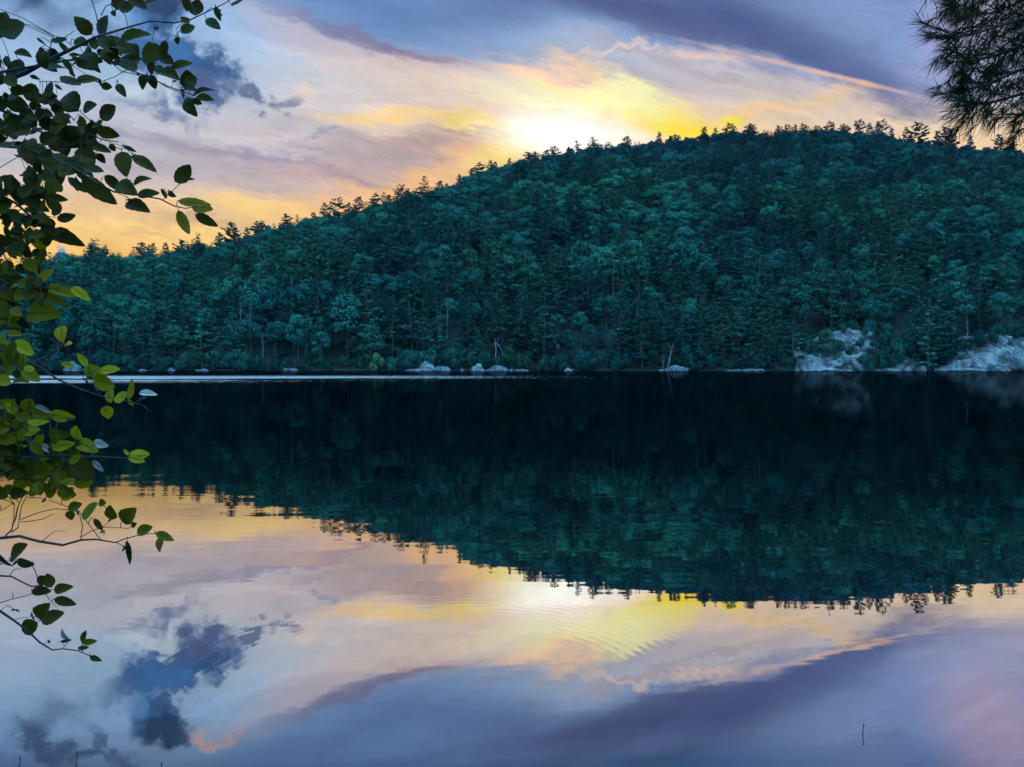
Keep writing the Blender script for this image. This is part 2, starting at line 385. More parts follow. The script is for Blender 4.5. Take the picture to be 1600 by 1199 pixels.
# ------------------------------------------------------------------ the lake
WATER_F = 0.57
def water_mat():
    m, nt, o = new_mat('lake_water'); p = geo(nt)
    s = N(nt, 'ShaderNodeSeparateXYZ'); L(nt, p, s.inputs[0]); X, Y = s.outputs[0], s.outputs[1]
    # gentle long swell, sharper lines further out
    sw1 = NZ(nt, VM(nt, 'MULTIPLY', p, (.35, 1.3, 1)), 1.0, 3, .5).outputs['Fac']
    sw2 = NZ(nt, VM(nt, 'MULTIPLY', p, (.9, 3.2, 1)), 1.0, 2, .5).outputs['Fac']
    calm = NZ(nt, p, .16, 2, .5).outputs['Fac']
    near = MR(nt, Y, 4.0, 9.0, .35, 1.0)
    h = M(nt, 'MULTIPLY', M(nt, 'MULTIPLY', sw1, .0034), near)
    h = M(nt, 'MULTIPLY_ADD', M(nt, 'MULTIPLY', sw2, MR(nt, calm, .42, .62)), .0007, h)
    # rings spreading from a fish rise in front of the viewer
    def ring(cx, cy, lam, amp, r0, r1, w):
        dx = M(nt, 'SUBTRACT', X, cx); dy = M(nt, 'SUBTRACT', Y, cy)
        r = M(nt, 'SQRT', M(nt, 'ADD', M(nt, 'MULTIPLY', dx, dx), M(nt, 'MULTIPLY', dy, dy)))
        rr_ = M(nt, 'MULTIPLY_ADD', NZ(nt, p, .9, 2).outputs['Fac'], .12, r)
        e = M(nt, 'MULTIPLY', MR(nt, r, r0-w, r0+w), MR(nt, r, r1-w, r1+w, 1, 0))
        e = M(nt, 'MULTIPLY', e, MR(nt, X, -1.5, -.3, .35, 1))
        e = M(nt, 'MULTIPLY', e, MR(nt, NZ(nt, p, .55, 1, .4).outputs['Fac'], .40, .60, .25, 1.0))
        return M(nt, 'MULTIPLY', M(nt, 'MULTIPLY', M(nt, 'SINE', M(nt, 'MULTIPLY', rr_, 2*math.pi/lam)), e), amp)
    h = M(nt, 'ADD', h, ring(-.40, 4.50, .075, .00007, 1.15, 1.75, .25))
    h = M(nt, 'ADD', h, ring(-4.2, 2.6, .11, .00009, 2.2, 3.4, .4))
    # wind-ruffled strip off the far shore, left half
    eY = M(nt, 'MULTIPLY_ADD', NZ(nt, VM(nt, 'MULTIPLY', p, (.03, .10, 1)), 1.0, 4, .65).outputs['Fac'], 26.0, M(nt, 'SUBTRACT', Y, 13.0))
    band = M(nt, 'MULTIPLY', MR(nt, eY, 72, 84), MR(nt, eY, 118, 150, 1, 0))
    thr = MR(nt, X, -95, 34, 1, 0, False)
    thr = M(nt, 'MULTIPLY_ADD', MR(nt, eY, 84, 112), .25, thr)
    speck = NZ(nt, VM(nt, 'MULTIPLY', p, (1.1, .16, 1)), 1.3, 4, .75).outputs['Fac']
    speck = M(nt, 'MULTIPLY_ADD', NZ(nt, VM(nt, 'MULTIPLY', p, (.05, .45, 1)), 1.0, 3, .6).outputs['Fac'], .6, M(nt, 'SUBTRACT', speck, .3))
    line_ = MR(nt, M(nt, 'ABSOLUTE', M(nt, 'SUBTRACT', eY, 100.0)), 2.0, 5.0, .15, 1)
    band = M(nt, 'MULTIPLY', band, line_)
    mask = M(nt, 'MULTIPLY', band, MR(nt, M(nt, 'ADD', speck, thr), .92, 1.16))
    nrm = bump(nt, h, 1.0, 1.0)
    g = N(nt, 'ShaderNodeBsdfGlossy'); L(nt, nrm, g.inputs['Normal'])
    L(nt, MR(nt, mask, 0, 1, .012, .26, False), g.inputs['Roughness'])
    g.inputs['Color'].default_value = (1, 1, 1, 1)
    d = N(nt, 'ShaderNodeBsdfDiffuse'); d.inputs['Color'].default_value = (0, .0008, .0012, 1)
    lw = N(nt, 'ShaderNodeLayerWeight'); lw.inputs['Blend'].default_value = .5
    mx = N(nt, 'ShaderNodeMixShader'); 
    dt = N(nt, 'ShaderNodeVectorMath', operation='DOT_PRODUCT'); L(nt, N(nt, 'ShaderNodeNewGeometry').outputs['Incoming'], dt.inputs[0]); dt.inputs[1].default_value = (0, 0, 1)
    refl = MR(nt, dt.outputs['Value'], .075, .22, .15, .74)             # reflectance lowered by hand at grazing angles, darkening the hill's reflection
    refl = M(nt, 'MULTIPLY', refl, MR(nt, dt.outputs['Value'], .25, .6, 1.0, .6))
    L(nt, M(nt, 'MAXIMUM', refl, mask), mx.inputs[0])
    L(nt, d.outputs[0], mx.inputs[1]); L(nt, g.outputs[0], mx.inputs[2]); L(nt, mx.outputs[0], o.inputs[0])
    return m
M_WATER = water_mat()
w = MB(); w.add([(-3000, -3000, 0), (3000, -3000, 0), (3000, 3000, 0), (-3000, 3000, 0)], [(0, 1, 2, 3)])
tag(link('lake_water', w.mesh('lake_water', M_WATER)), kind='structure')

# ------------------------------------------------------------------ the wooded hill
RIDGE = [(-900, 440), (-300, 425), (0, 412), (60, 408), (100, 402), (150, 396), (200, 394), (260, 390), (320, 382), (370, 370), (420, 352), (480, 338), (530, 325), (600, 312), (640, 306), (700, 288), (740, 268), (780, 256), (830, 243), (900, 230), (960, 222), (1030, 216), (1100, 208), (1150, 201), (1200, 202), (1300, 200), (1360, 206), (1420, 213), (1480, 222), (1530, 226), (1600, 234), (1800, 262), (2400, 340)]
RDIST = [(-900, 420), (0, 400), (150, 400), (400, 430), (700, 500), (900, 560), (1130, 620), (1350, 620), (1600, 580), (2400, 520)]
CAN = 11.0
def shore(px): return 228 + 3.0*mnoise.noise(Vector((px*.011, 3.3, 0))) + 1.2*mnoise.noise(Vector((px*.05, 7.3, 0)))
def ground_z(X, Y):
    px = 800 + FPX * X / max(Y, 1)
    Ys = shore(px); Yr = interp(px, RDIST)
    zr = EYE + (HZN - interp(px, RIDGE))/FPX*Yr - CAN
    t = (Y - Ys)/(Yr - Ys)
    if t < 0: return max(-3, 14*t)
    if t <= 1:
        z = zr*(1.10*t - .10*t*t) + 0.6*min(1, t*20)
        z += 7*math.sin(math.pi*min(t*1.0, 1))*mnoise.noise(Vector((X*.011, Y*.011, 2)))
        if px > 1236: z -= 3.2*max(0, 1-(Y-Ys)/13)*min(1, (px-1236)/20)
        return z
    return zr + 0.6 - zr*.9*(t-1)*.45 - 40*max(0, t-1.2)**2
cols, rows = 200, 110
pxs = np.linspace(-900, 2500, cols); ts = np.concatenate([np.linspace(-.04, 0, 4)[:-1], np.linspace(0, .05, 8)[:-1], np.linspace(.05, 1.8, rows-10)])
vv = []
for px in pxs:
    Ys, Yr = shore(px), interp(px, RDIST)
    for t_ in ts:
        Y = Ys + t_*(Yr-Ys); X = (px-800)/FPX*Y
        vv.append((X, Y, ground_z(X, Y)))
nr = len(ts)
ff = [(i*nr+j, (i+1)*nr+j, (i+1)*nr+j+1, i*nr+j+1) for i in range(cols-1) for j in range(nr-1)]
hb = MB(); hb.add(vv, ff)
tag(link('hill_ground', hb.mesh('hill_ground', M_SOIL, True)), kind='structure')
# near bank under the viewer
bb = MB(); nx, ny = 60, 40
vv = []
for i in range(nx+1):
    for j in range(ny+1):
        X = -14 + 28*i/nx; Y = -12 + 14.2*j/ny
        e = 2.0 - Y + .35*mnoise.noise(Vector((X*.6, 0, 5))) + (.4 if X < -1.5 else 0)
        vv.append((X, Y, max(-.35, min(.9, .22*e)) + .05*mnoise.noise(Vector((X*1.7, Y*1.7, 1)))))
bb.add(vv, [(i*(ny+1)+j, (i+1)*(ny+1)+j, (i+1)*(ny+1)+j+1, i*(ny+1)+j+1) for i in range(nx) for j in range(ny)])
tag(link('near_bank', bb.mesh('near_bank', M_SOIL, True)), kind='structure')

# ------------------------------------------------------------------ tree kinds
def quads(c, nrm, size, asp=1.0, spin=None):
    """leaf-spray faces: centres c (n,3), normals, sizes -> verts, faces (a bent rhomb of two triangles' worth)"""
    n = len(c)
    nrm = nrm/np.linalg.norm(nrm, axis=1, keepdims=True)
    ref = rng.normal(size=(n, 3)) if spin is None else spin
    a = np.cross(nrm, ref); a /= np.linalg.norm(a, axis=1, keepdims=True)+1e-9
    b = np.cross(nrm, a)
    s = size[:, None]
    j = rng.uniform(.7, 1.2, (n, 4, 1))
    v = np.stack([c - a*s*j[:, 0], c - b*s*asp*j[:, 1] + nrm*s*.15, c + a*s*j[:, 2], c + b*s*asp*j[:, 3] + nrm*s*.15], 1)
    return v.reshape(-1, 3), np.arange(4*n).reshape(-1, 4)

def pine(H, Rr, base, step, nb, clump=.5, rag=.35, seed=0, dens=1.0, droop=.0, power=.8):
    r = np.random.default_rng(seed); tk = MB(); cr = MB()
    bend = r.normal(size=2)*.02*H
    ax = lambda h: np.array([bend[0]*(h/H)**2, bend[1]*(h/H)**2, h])
    tk.tube([ax(h) for h in np.linspace(-1.5, H*.97, 7)], [max(.03, .017*H*(1-.95*k/6)) for k in range(7)], 6)
    C_, N_, S_, K_, O_ = [], [], [], [], []
    h = base*H
    while h < H*.985:
        rel = (h-base*H)/(H*(1-base)); rad = Rr*(1-rel)**power*(.55+.45*min(1, rel*5+.25)) + .25
        side = r.uniform(0, 6.28)
        for k in range(max(3, int(nb*(1-.4*rel)))):
            az = r.uniform(0, 2*math.pi); Lb = rad*r.uniform(1-rag, 1+rag*.6)
            if r.random() < .07*rag/.35: continue
            up = r.uniform(.02, .22) + .5*rel**2 - droop*(1-rel)
            d = np.array([math.cos(az), math.sin(az), up])
            o = ax(h + r.uniform(-.3, .3)*step)
            e = o + d*Lb
            if Lb > 1.2 and r.random() < .6: tk.tube([o, o+d*Lb*.5-np.array([0, 0, .04*Lb]), e], [.05+.012*Lb, .03, .012], 3)
            nc = max(3, int(Lb/.26*dens))
            q = np.sqrt(r.uniform(.04, 1.05, nc)); lat = r.normal(size=nc)*.17*Lb*q**.5
            sd_ = np.array([-math.sin(az), math.cos(az), 0])
            c = o + d*(q*Lb)[:, None] + sd_*lat[:, None] + np.array([0, 0, 1])*(-.10*Lb*(q-.5)**2*4*.5 + .16*Lb*q*q + r.normal(size=nc)*.10)[:, None]
            C_.append(c); n0 = np.tile([0, 0, 1.], (nc, 1)) + d*.35 + r.normal(size=(nc, 3))*.30; N_.append(n0); O_.append(np.tile([0, 0, .75], (nc, 1)) + d*np.array([1, 1, .2])*.75*q[:, None])
            S_.append(r.uniform(.55, 1.15, nc)*clump*(.6+.4*(1-rel)))
            K_.append(np.clip(r.uniform(.2, .8)+r.normal(size=nc)*.15, 0, 1))
        h += step*r.uniform(.75, 1.25)*(1-.35*rel)
    c = np.concatenate(C_); v, f = quads(c, np.concatenate(N_), np.concatenate(S_), .62)
    cr.add(v, f, np.repeat(np.concatenate(K_), 4), np.repeat(np.concatenate(O_), 4, axis=0))
    return tk, cr

def broad(H, Rr, base, nl, clump=.5, seed=0, flat=.8, per=150):
    r = np.random.default_rng(seed); tk = MB(); cr = MB()
    lean = r.normal(size=2)*.03*H
    top = np.array([lean[0], lean[1], H*.78])
    tk.tube([np.array([lean[0]*k*k, lean[1]*k*k, H*.8*k-1.2*(k == 0)]) for k in np.linspace(0, 1, 6)], [.022*H*(1-.8*k) for k in np.linspace(0, 1, 6)], 6)
    cz = H*(base+1)/2; hz = H*(1-base)/2
    C_, N_, S_, K_, O_ = [], [], [], [], []
    for k in range(nl):
        u = r.uniform(0, 6.28); zz = 1-2*(k+.5)/nl*.85; ph = math.sqrt(max(0, 1-zz*zz))
        lc = np.array([lean[0]*.6+Rr*.66*ph*math.cos(u+k*2.4), lean[1]*.6+Rr*.66*ph*math.sin(u+k*2.4), cz+hz*.72*zz])
        lr = Rr*r.uniform(.34, .56)
        o = np.array([lean[0]*.4, lean[1]*.4, max(H*base*.7, lc[2]-lr*2)])
        tk.tube([o, (o+lc)/2+r.normal(size=3)*.15, lc], [.008*H, .005*H, .02], 4)
        n = int(per*r.uniform(.7, 1.3)*(lr/(Rr*.45))**2)
        dd = r.normal(size=(n, 3)); dd /= np.linalg.norm(dd, axis=1, keepdims=True)
        rad = lr*(r.uniform(.25, 1.12, n)**.45)
        bumpy = 1+.18*np.sin(dd[:, 0]*7+k)*np.sin(dd[:, 1]*6+2*k)+.1*r.normal(size=n)
        c = lc + dd*(rad*bumpy)[:, None]*np.array([1, 1, flat])
        C_.append(c); N_.append(dd+np.array([0, 0, .2])+r.normal(size=(n, 3))*.28); cc = (lc-np.array([0, 0, cz]))/Rr; O_.append(dd*.8+cc*.35+np.array([0, 0, .1]))
        S_.append(r.uniform(.5, 1.15, n)*clump); K_.append(np.clip(r.uniform(.2, .8)+r.normal(size=n)*.15, 0, 1))
    c = np.concatenate(C_); v, f = quads(c, np.concatenate(N_), np.concatenate(S_), .8)
    cr.add(v, f, np.repeat(np.concatenate(K_), 4), np.repeat(np.concatenate(O_), 4, axis=0))
    return tk, cr

def protos(kind, lst, fm_, bm_):
    out = []
    for i, (tk, cr) in enumerate(lst):
        out.append((tk.mesh(f'{kind}_trunk', bm_, True), cr.mesh(f'{kind}_crown', fm_)))
    return out
# all prototypes are 20 m tall; instances are scaled
PINES = protos('pine_tree', [
    pine(20, 4.0, .10, .95, 8, .72, .40, 1), pine(20, 3.5, .06, .80, 8, .66, .30, 2, droop=.1),
    pine(20, 4.5, .18, 1.15, 7, .78, .50, 3), pine(20, 3.1, .05, .70, 8, .60, .28, 4, droop=.15, power=.95),
    pine(20, 4.2, .22, 1.05, 7, .74, .45, 5, power=.6), pine(20, 3.7, .08, 1.0, 8, .70, .42, 6, droop=-.05)], M_PINE, M_BARK)
RAGS = protos('ridge_pine', [
    pine(20, 6.2, .30, 2.0, 8, 1.5, .60, 21, 1.1, power=.5), pine(20, 5.4, .22, 1.8, 8, 1.4, .55, 22, 1.1, power=.7),
    pine(20, 4.6, .15, 1.5, 8, 1.3, .45, 23, 1.1), pine(20, 6.4, .40, 1.9, 9, 1.5, .6, 24, 1.2, power=.4)], M_PINE, M_BARK)
BROADS = protos('broadleaf_tree', [
    broad(20, 5.6, .18, 15, .52, 31), broad(20, 5.0, .12, 14, .48, 32), broad(20, 6.2, .25, 17, .54, 33, .7),
    broad(20, 4.4, .10, 13, .46, 34, .95), broad(20, 5.4, .22, 12, .56, 35)], M_LEAF, M_BARK)

# ------------------------------------------------------------------ planting
def clear(px, Y):                              # bare rock of the two cliffs
    s0 = shore(px)
    if 1242 < px < 1446: return Y < s0 + 20
    if px > 1480: return Y < s0 + 20
    return False
spots = []
cell = 7.1
rr2 = random.Random(5)
Yg = 232.0
row = 0
while Yg < 700:
    half = 0.80*Yg; n = int(2*half/cell)
    for i in range(n):
        X = -half + (i+.5+.5*(row % 2))*cell + rr2.uniform(-.42, .42)*cell; Y = Yg + rr2.uniform(-.42, .42)*cell
        px = 800+FPX*X/Y; Ys, Yr = shore(px), interp(px, RDIST)
        if px < -190 or px > 1790 or Y < Ys+1.5 or Y > Yr+10 or clear(px, Y): continue
        t_ = (Y-Ys)/(Yr-Ys)
        nv = mnoise.noise(Vector((X*.02, Y*.02, 9)))
        pp = .72 - .35*t_ + nv*.55
        kind = 'pine' if rr2.random() < pp else 'broad'
        H = rr2.uniform(12, 23) if kind == 'pine' else rr2.uniform(10, 18)
        H *= .92 + .45*mnoise.noise(Vector((X*.03, Y*.03, 4)))
        if t_ > .8: H = min(H, 13.5)*rr2.uniform(.8, 1)
        if t_ > .93: H *= .85
        if Y-Ys < 6: H *= rr2.uniform(.45, .95)
        spots.append(dict(X=X, Y=Y, px=px, kind=kind, H=H, t=t_))
    Yg += cell*.86; row += 1
print('trees', len(spots))
LM = [(190, 'the dark leftmost slab'), (330, 'the small left stones'), (470, 'the low grey ledge'),
      (590, 'the bright green bush'), (680, 'the broad grey boulder'), (748, 'the rounded pale boulder'), (830, 'the forked dead tree'),
      (885, 'the small white stone'), (960, 'the middle shore'), (1045, 'the bent pale birch'), (1130, 'the twin bare trunks'), (1190, 'the low flat ledge'),
      (1290, 'the wide cliff shoulder'), (1400, 'the wide cliff tail'), (1460, 'the gap between cliffs'), (1560, 'the far right cliff')]
ORD = ['first', 'second', 'third', 'fourth', 'fifth', 'sixth', 'seventh', 'eighth', 'ninth', 'tenth', 'eleventh', 'twelfth', 'thirteenth', 'fourteenth', 'fifteenth', 'sixteenth', 'seventeenth', 'eighteenth', 'nineteenth', 'twentieth'] + ['twenty-'+x for x in ('first', 'second', 'third', 'fourth', 'fifth', 'sixth', 'seventh', 'eighth', 'ninth')] + ['thirtieth'] + ['thirty-'+x for x in ('first', 'second', 'third', 'fourth', 'fifth', 'sixth', 'seventh', 'eighth', 'ninth')]
def place(kind_name, me_pair, X, Y, z, H, base=20.0, fat=1.0, rz=None, parts=('trunk', 'crown'), lean=0):
    s = H/base
    e = empty(kind_name, (X, Y, z)); e.rotation_euler = (lean, lean*.6, rr2.uniform(0, 6.28) if rz is None else rz)
    e.scale = (s*fat, s*fat, s)
    for nm, me in zip(parts, me_pair):
        o = link(nm, me, e)
    return e
indiv = {'pine': [], 'broad': []}; rest_ = {'pine': [], 'broad': []}
for k in indiv:
    s_ = sorted([s for s in spots if s['kind'] == k and -20 < s['px'] < 1620], key=lambda s: s['Y']/s['H'] + 12*(s['Y']-shore(s['px']))/60)
    indiv[k] = s_[:(262 if k == 'pine' else 270)]
    ids = set(id(s) for s in indiv[k]); rest_[k] = [s for s in spots if s['kind'] == k and id(s) not in ids]
def bucket_label(s, kind, noun, adj_tall, adj_mid, adj_low):
    j = min(range(len(LM)), key=lambda q: abs(LM[q][0]-s['px']))
    d = s['Y']-shore(s['px'])
    tier = 'at the waterline by' if d < 9 else 'just behind' if d < 22 else 'on the low slope above' if d < 42 else 'well up the slope above'
    a = adj_tall if s['H'] > (17.5 if kind == 'pine' else 14) else adj_mid if s['H'] > (12 if kind == 'pine' else 10.5) else adj_low
    return (a, noun, tier, LM[j][1])
for kind, cfg in (('pine', ('pine', 'tall layered', 'layered', 'short layered')), ('broad', ('broadleaf', 'big rounded', 'rounded', 'small rounded'))):
    buckets = {}
    for s in indiv[kind]: buckets.setdefault(bucket_label(s, kind, *cfg), []).append(s)
    protos_ = PINES if kind == 'pine' else BROADS
    for key, lst in buckets.items():
        lst.sort(key=lambda s: s['px'])
        for q, s in enumerate(lst):
            e = place('pine_tree' if kind == 'pine' else 'broadleaf_tree', rr2.choice(protos_), s['X'], s['Y'], ground_z(s['X'], s['Y'])-.2, s['H'], fat=rr2.uniform(.95, 1.3))
            a, noun, tier, lm = key
            lab = f'{a} {noun} {tier} {lm}'
            if len(lst) > 1: lab = f'{ORD[q]} {a} {noun} from left {tier} {lm}'
            tag(e, lab, 'tree', 'layered pines of the far shore' if kind == 'pine' else 'rounded leafy trees of the far shore')
def forest(name, pts, protos_, label):
    """one uncountable mass of trees: points carrying scale and turn, instanced from a few tree meshes"""
    me = bpy.data.meshes.new(name); me.from_pydata([(s['X'], s['Y'], ground_z(s['X'], s['Y'])-.3) for s in pts], [], [])
    for nm, fn in (('hs', lambda s: s['H']/20), ('fat', lambda s: s['H']/20*rr2.uniform(1.05, 1.45)), ('rz', lambda s: rr2.uniform(0, 6.28))):
        a = me.attributes.new(nm, 'FLOAT', 'POINT'); a.data.foreach_set('value', [fn(s) for s in pts])
    col = bpy.data.collections.new(name+'_kinds')
    for i, (tk, cr) in enumerate(protos_):
        jm = join_pair(tk, cr, f'{name}_kind')
        col.objects.link(bpy.data.objects.new(f'{name}_kind', jm))
    ob = link(name, me)
    ng = bpy.data.node_groups.new(name, 'GeometryNodeTree')
    ng.interface.new_socket('Geometry', in_out='INPUT', socket_type='NodeSocketGeometry')
    ng.interface.new_socket('Geometry', in_out='OUTPUT', socket_type='NodeSocketGeometry')
    gi = ng.nodes.new('NodeGroupInput'); go = ng.nodes.new('NodeGroupOutput')
    ci = ng.nodes.new('GeometryNodeCollectionInfo'); ci.inputs['Collection'].default_value = col
    ci.inputs['Separate Children'].default_value = True; ci.inputs['Reset Children'].default_value = True
    ip = ng.nodes.new('GeometryNodeInstanceOnPoints'); ip.inputs['Pick Instance'].default_value = True
    rv = ng.nodes.new('FunctionNodeRandomValue'); rv.data_type = 'INT'
    rv.inputs[4].default_value = 0; rv.inputs[5].default_value = len(protos_)-1
    def attr(nm):
        a = ng.nodes.new('GeometryNodeInputNamedAttribute'); a.data_type = 'FLOAT'; a.inputs['Name'].default_value = nm
        return a.outputs['Attribute']
    cs = ng.nodes.new('ShaderNodeCombineXYZ'); fa = attr('fat')
    ng.links.new(fa, cs.inputs[0]); ng.links.new(fa, cs.inputs[1]); ng.links.new(attr('hs'), cs.inputs[2])
    cz_ = ng.nodes.new('ShaderNodeCombineXYZ'); ng.links.new(attr('rz'), cz_.inputs[2])
    ng.links.new(gi.outputs[0], ip.inputs['Points']); ng.links.new(ci.outputs[0], ip.inputs['Instance'])
    ng.links.new(rv.outputs[2], ip.inputs['Instance Index'])
    ng.links.new(cz_.outputs[0], ip.inputs['Rotation']); ng.links.new(cs.outputs[0], ip.inputs['Scale'])
    ng.links.new(ip.outputs[0], go.inputs[0])
    md = ob.modifiers.new('forest', 'NODES'); md.node_group = ng
    return tag(ob, label, 'forest', None, 'stuff')
def join_pair(tk, cr, name):
    def arr(me):
        v = np.empty(len(me.vertices)*3); me.vertices.foreach_get('co', v)
        f = np.empty(len(me.loops), np.int32); me.loops.foreach_get('vertex_index', f)
        a = np.empty(len(me.vertices), np.float32); me.attributes['shade'].data.foreach_get('value', a)
        w = np.empty(len(me.vertices)*3, np.float32); me.attributes['outw'].data.foreach_get('vector', w)
        return v.reshape(-1, 3), f.reshape(-1, 4), a, w.reshape(-1, 3)
    v1, f1, a1, w1 = arr(tk); v2, f2, a2, w2 = arr(cr)
    m_ = MB(); m_.add(v1, f1, a1, w1); m_.add(v2, f2, a2, w2)
    me = m_.mesh(name, tk.materials[0]); me.materials.append(cr.materials[0])
    mi = np.zeros(len(f1)+len(f2), np.int32); mi[len(f1):] = 1
    me.polygons.foreach_set('material_index', mi); return me
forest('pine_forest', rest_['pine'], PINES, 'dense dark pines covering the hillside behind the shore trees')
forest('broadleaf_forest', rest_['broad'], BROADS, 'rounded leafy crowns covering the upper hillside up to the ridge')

# emergent pines along the skyline: (px, row of the tip, raggedness 0..3)
SKY = [(143, 379, 1), (158, 388, 3), (221, 380, 0), (236, 379, 1), (259, 378, 2), (284, 376, 0), (308, 374, 2), (345, 362, 1), (361, 349, 0), (386, 355, 2), (405, 347, 3), (449, 333, 1), (490, 331, 2),
       (510, 316, 1), (528, 310, 0), (545, 316, 2), (559, 306, 1), (588, 303, 0), (606, 303, 1), (656, 294, 0), (670, 299, 2), (686, 281, 1), (698, 286, 2), (718, 272, 2), (737, 262, 1), (750, 255, 0), (768, 250, 1), (774, 252, 2), (796, 247, 2),
       (828, 239, 3), (838, 236, 1), (853, 233, 1), (866, 229, 0), (888, 229, 2), (930, 225, 3), (978, 212, 1), (1030, 206, 2), (1048, 211, 1), (1056, 211, 0), (1100, 198, 1), (1118, 199, 2), (1140, 193, 0), (1172, 196, 3),
       (1217, 195, 1), (1230, 195, 0), (1243, 194, 2), (1256, 192, 1), (1276, 197, 0), (1297, 190, 0), (1318, 196, 3), (1343, 188, 0), (1360, 192, 1), (1371, 190, 2), (1379, 188, 0), (1393, 199, 2), (1418, 198, 1), (1434, 192, 0), (1464, 203, 1), (1476, 199, 0), (1487, 201, 1), (1516, 210, 2), (1560, 211, 0), (1580, 222, 3)]
def skyname(px):
    z = [(150, 'the low ridge behind the near leaves'), (250, 'the low left ridge'), (330, 'the left ridge'), (400, 'the steep foot of the ridge'), (500, 'the rising ridge'), (590, 'the rising ridge left of its dip'),
         (680, 'the ridge where it steepens'), (760, 'the steep ridge left of the glow'), (850, 'the ridge inside the white sun glow'), (960, 'the ridge right of the white glow'), (1045, 'the ridge under the yellow cloud'),
         (1120, 'the shoulder left of the summit'), (1235, 'the left side of the summit'), (1310, 'the middle of the summit'), (1370, 'the right side of the summit'), (1430, 'the ridge just right of the summit'), (1480, 'the ridge left of the near pine bough'), (1550, 'the ridge under the near pine bough')]
    return min(z, key=lambda q: abs(q[0]-px))[1]
SB = {}
for s in SKY: SB.setdefault(skyname(s[0]), []).append(s)
for nm, lst in SB.items():
    for q, (px, py, k) in enumerate(lst):
        Y = interp(px, RDIST)-4+rr2.uniform(-3, 3); X = (px-800)/FPX*Y
        top = EYE + (HZN-py)/FPX*Y; g = ground_z(X, Y); H = top-g
        e = place('ridge_pine', RAGS[k], X, Y, g, H, fat=rr2.uniform(.9, 1.15)*max(1, 17/H)*.9)
        lab = f'ragged dark pine against the sky on {nm}'
        if len(lst) > 1: lab = f'{ORD[q]} skyline pine from left on {nm}'
        tag(e, lab, 'tree', 'ragged pines along the skyline')

# ------------------------------------------------------------------ cliffs, boulders, dead trees
def cliff(name, prof, x0, x1, dY, depth, label, seed):
    nx_, nb_ = int((x1-x0)/1.6), 34
    vv = []
    for i in range(nx_+1):
        px = x0+(x1-x0)*i/nx_; Ys = shore(px) + dY
        top = max(.25, (578.5 - interp(px, prof))/FPX*Ys)
        for j in range(nb_+1):
            b = j/nb_
            if b <= .72:
                q = b/.72; z = -1.2 + (top+1.2)*q; Y = Ys - 1.0 + depth*q**2.2
            else:
                q = (b-.72)/.28; z = top*(1-.15*q) + .3*math.sin(q*3.1); Y = Ys - 1.0 + depth + q*20
            X = (px-800)/FPX*Ys
            p = Vector((X*.16+seed, Y*.16, z*.22)); n = mnoise.fractal(p, 1.0, 2.1, 5)
            q3 = Vector((X*.17+seed+z*.05, Y*.03, z*.24-X*.06)) + Vector((n, 0, n))*.12
            vd, vp = mnoise.voronoi(q3); c0 = vp[0]
            hsh = math.sin(c0.x*127.1+c0.z*311.7)*43758.5 % 1.0; h2 = math.sin(c0.x*27.1+c0.z*81.7)*4375.5 % 1.0
            n2 = mnoise.fractal(p*5, .9, 2.1, 4); dq = q3-c0; edge = min(1, (vd[1]-vd[0])*4)
            amp = min(1, top/5)*(1 if b <= .8 else .5)
            Y += (-1.3*n + 2.6*(hsh-.5) + 2.4*dq.x*(h2-.5)*2 + 2.0*dq.z*(hsh-.3) + .9*(1-edge) - .35*n2)*amp
            z += (1.2*n + 1.5*(h2-.4) + .3*n2)*amp*(.2+b)
            X += 1.3*mnoise.noise(Vector((X*.3, z*.3, seed)))*amp
            vv.append((X, Y, z))
    m_ = MB(); m_.add(vv, [(i*(nb_+1)+j, (i+1)*(nb_+1)+j, (i+1)*(nb_+1)+j+1, i*(nb_+1)+j+1) for i in range(nx_) for j in range(nb_)])
    o = link(name, m_.mesh(name, M_ROCK, False)); return tag(o, label, 'cliff')
cliff('rock_cliff', [(1234, 579), (1243, 562), (1248, 546), (1262, 542), (1276, 546), (1288, 545), (1297, 532), (1318, 515), (1345, 510), (1372, 516), (1388, 533), (1402, 546), (1420, 548), (1432, 552), (1445, 566), (1456, 577), (1466, 579)], 1234, 1466, 2.2, 6.5, 'wide pale blue-grey cliff stepping up from the water left of the tall pine', 3.1)
cliff('rock_cliff', [(1462, 579), (1475, 570), (1490, 562), (1496, 546), (1520, 536), (1545, 525), (1575, 521), (1600, 524), (1660, 532), (1750, 560)], 1462, 1750, 2.2, 6.5, 'pale cliff with a dark diagonal crack at the right edge', 8.7)

def boulder(px, w_, h_, seed, label, dY=0.0, grp=None, name='boulder'):
    Y = shore(px)-1.2+dY; Wm = w_/FPX*Y/2*(1 if w_ > 20 else .85); Hm = h_/FPX*Y*(1 if h_ > 7 else .8)
    bm = bmesh.new(); bmesh.ops.create_icosphere(bm, subdivisions=4, radius=1)
    for v in bm.verts:
        n = mnoise.fractal(v.co*1.3+Vector((seed, 0, 0)), 1.0, 2.0, 4); vd = mnoise.voronoi(v.co*1.5+Vector((0, seed, 0)))[0]
        v.co *= 1.12+.36*n-.3*vd[0]
        v.co.x *= Wm; v.co.y *= min(Wm, 2.5)*.8; v.co.z = v.co.z*Hm*1.3; v.co.x += .25*v.co.z*math.sin(seed*5)
    me = bpy.data.meshes.new(name); bm.to_mesh(me); bm.free(); me.materials.append(M_ROCK if px in (746, 887, 668) or px > 1236 else M_STONE)
    o = link(name, me); o.location = ((px-800)/FPX*Y, Y, -.42*Hm); o.rotation_euler[2] = seed*.2 % .5-.25; return tag(o, label, 'rock', grp)
G = 'rocks along the far waterline'
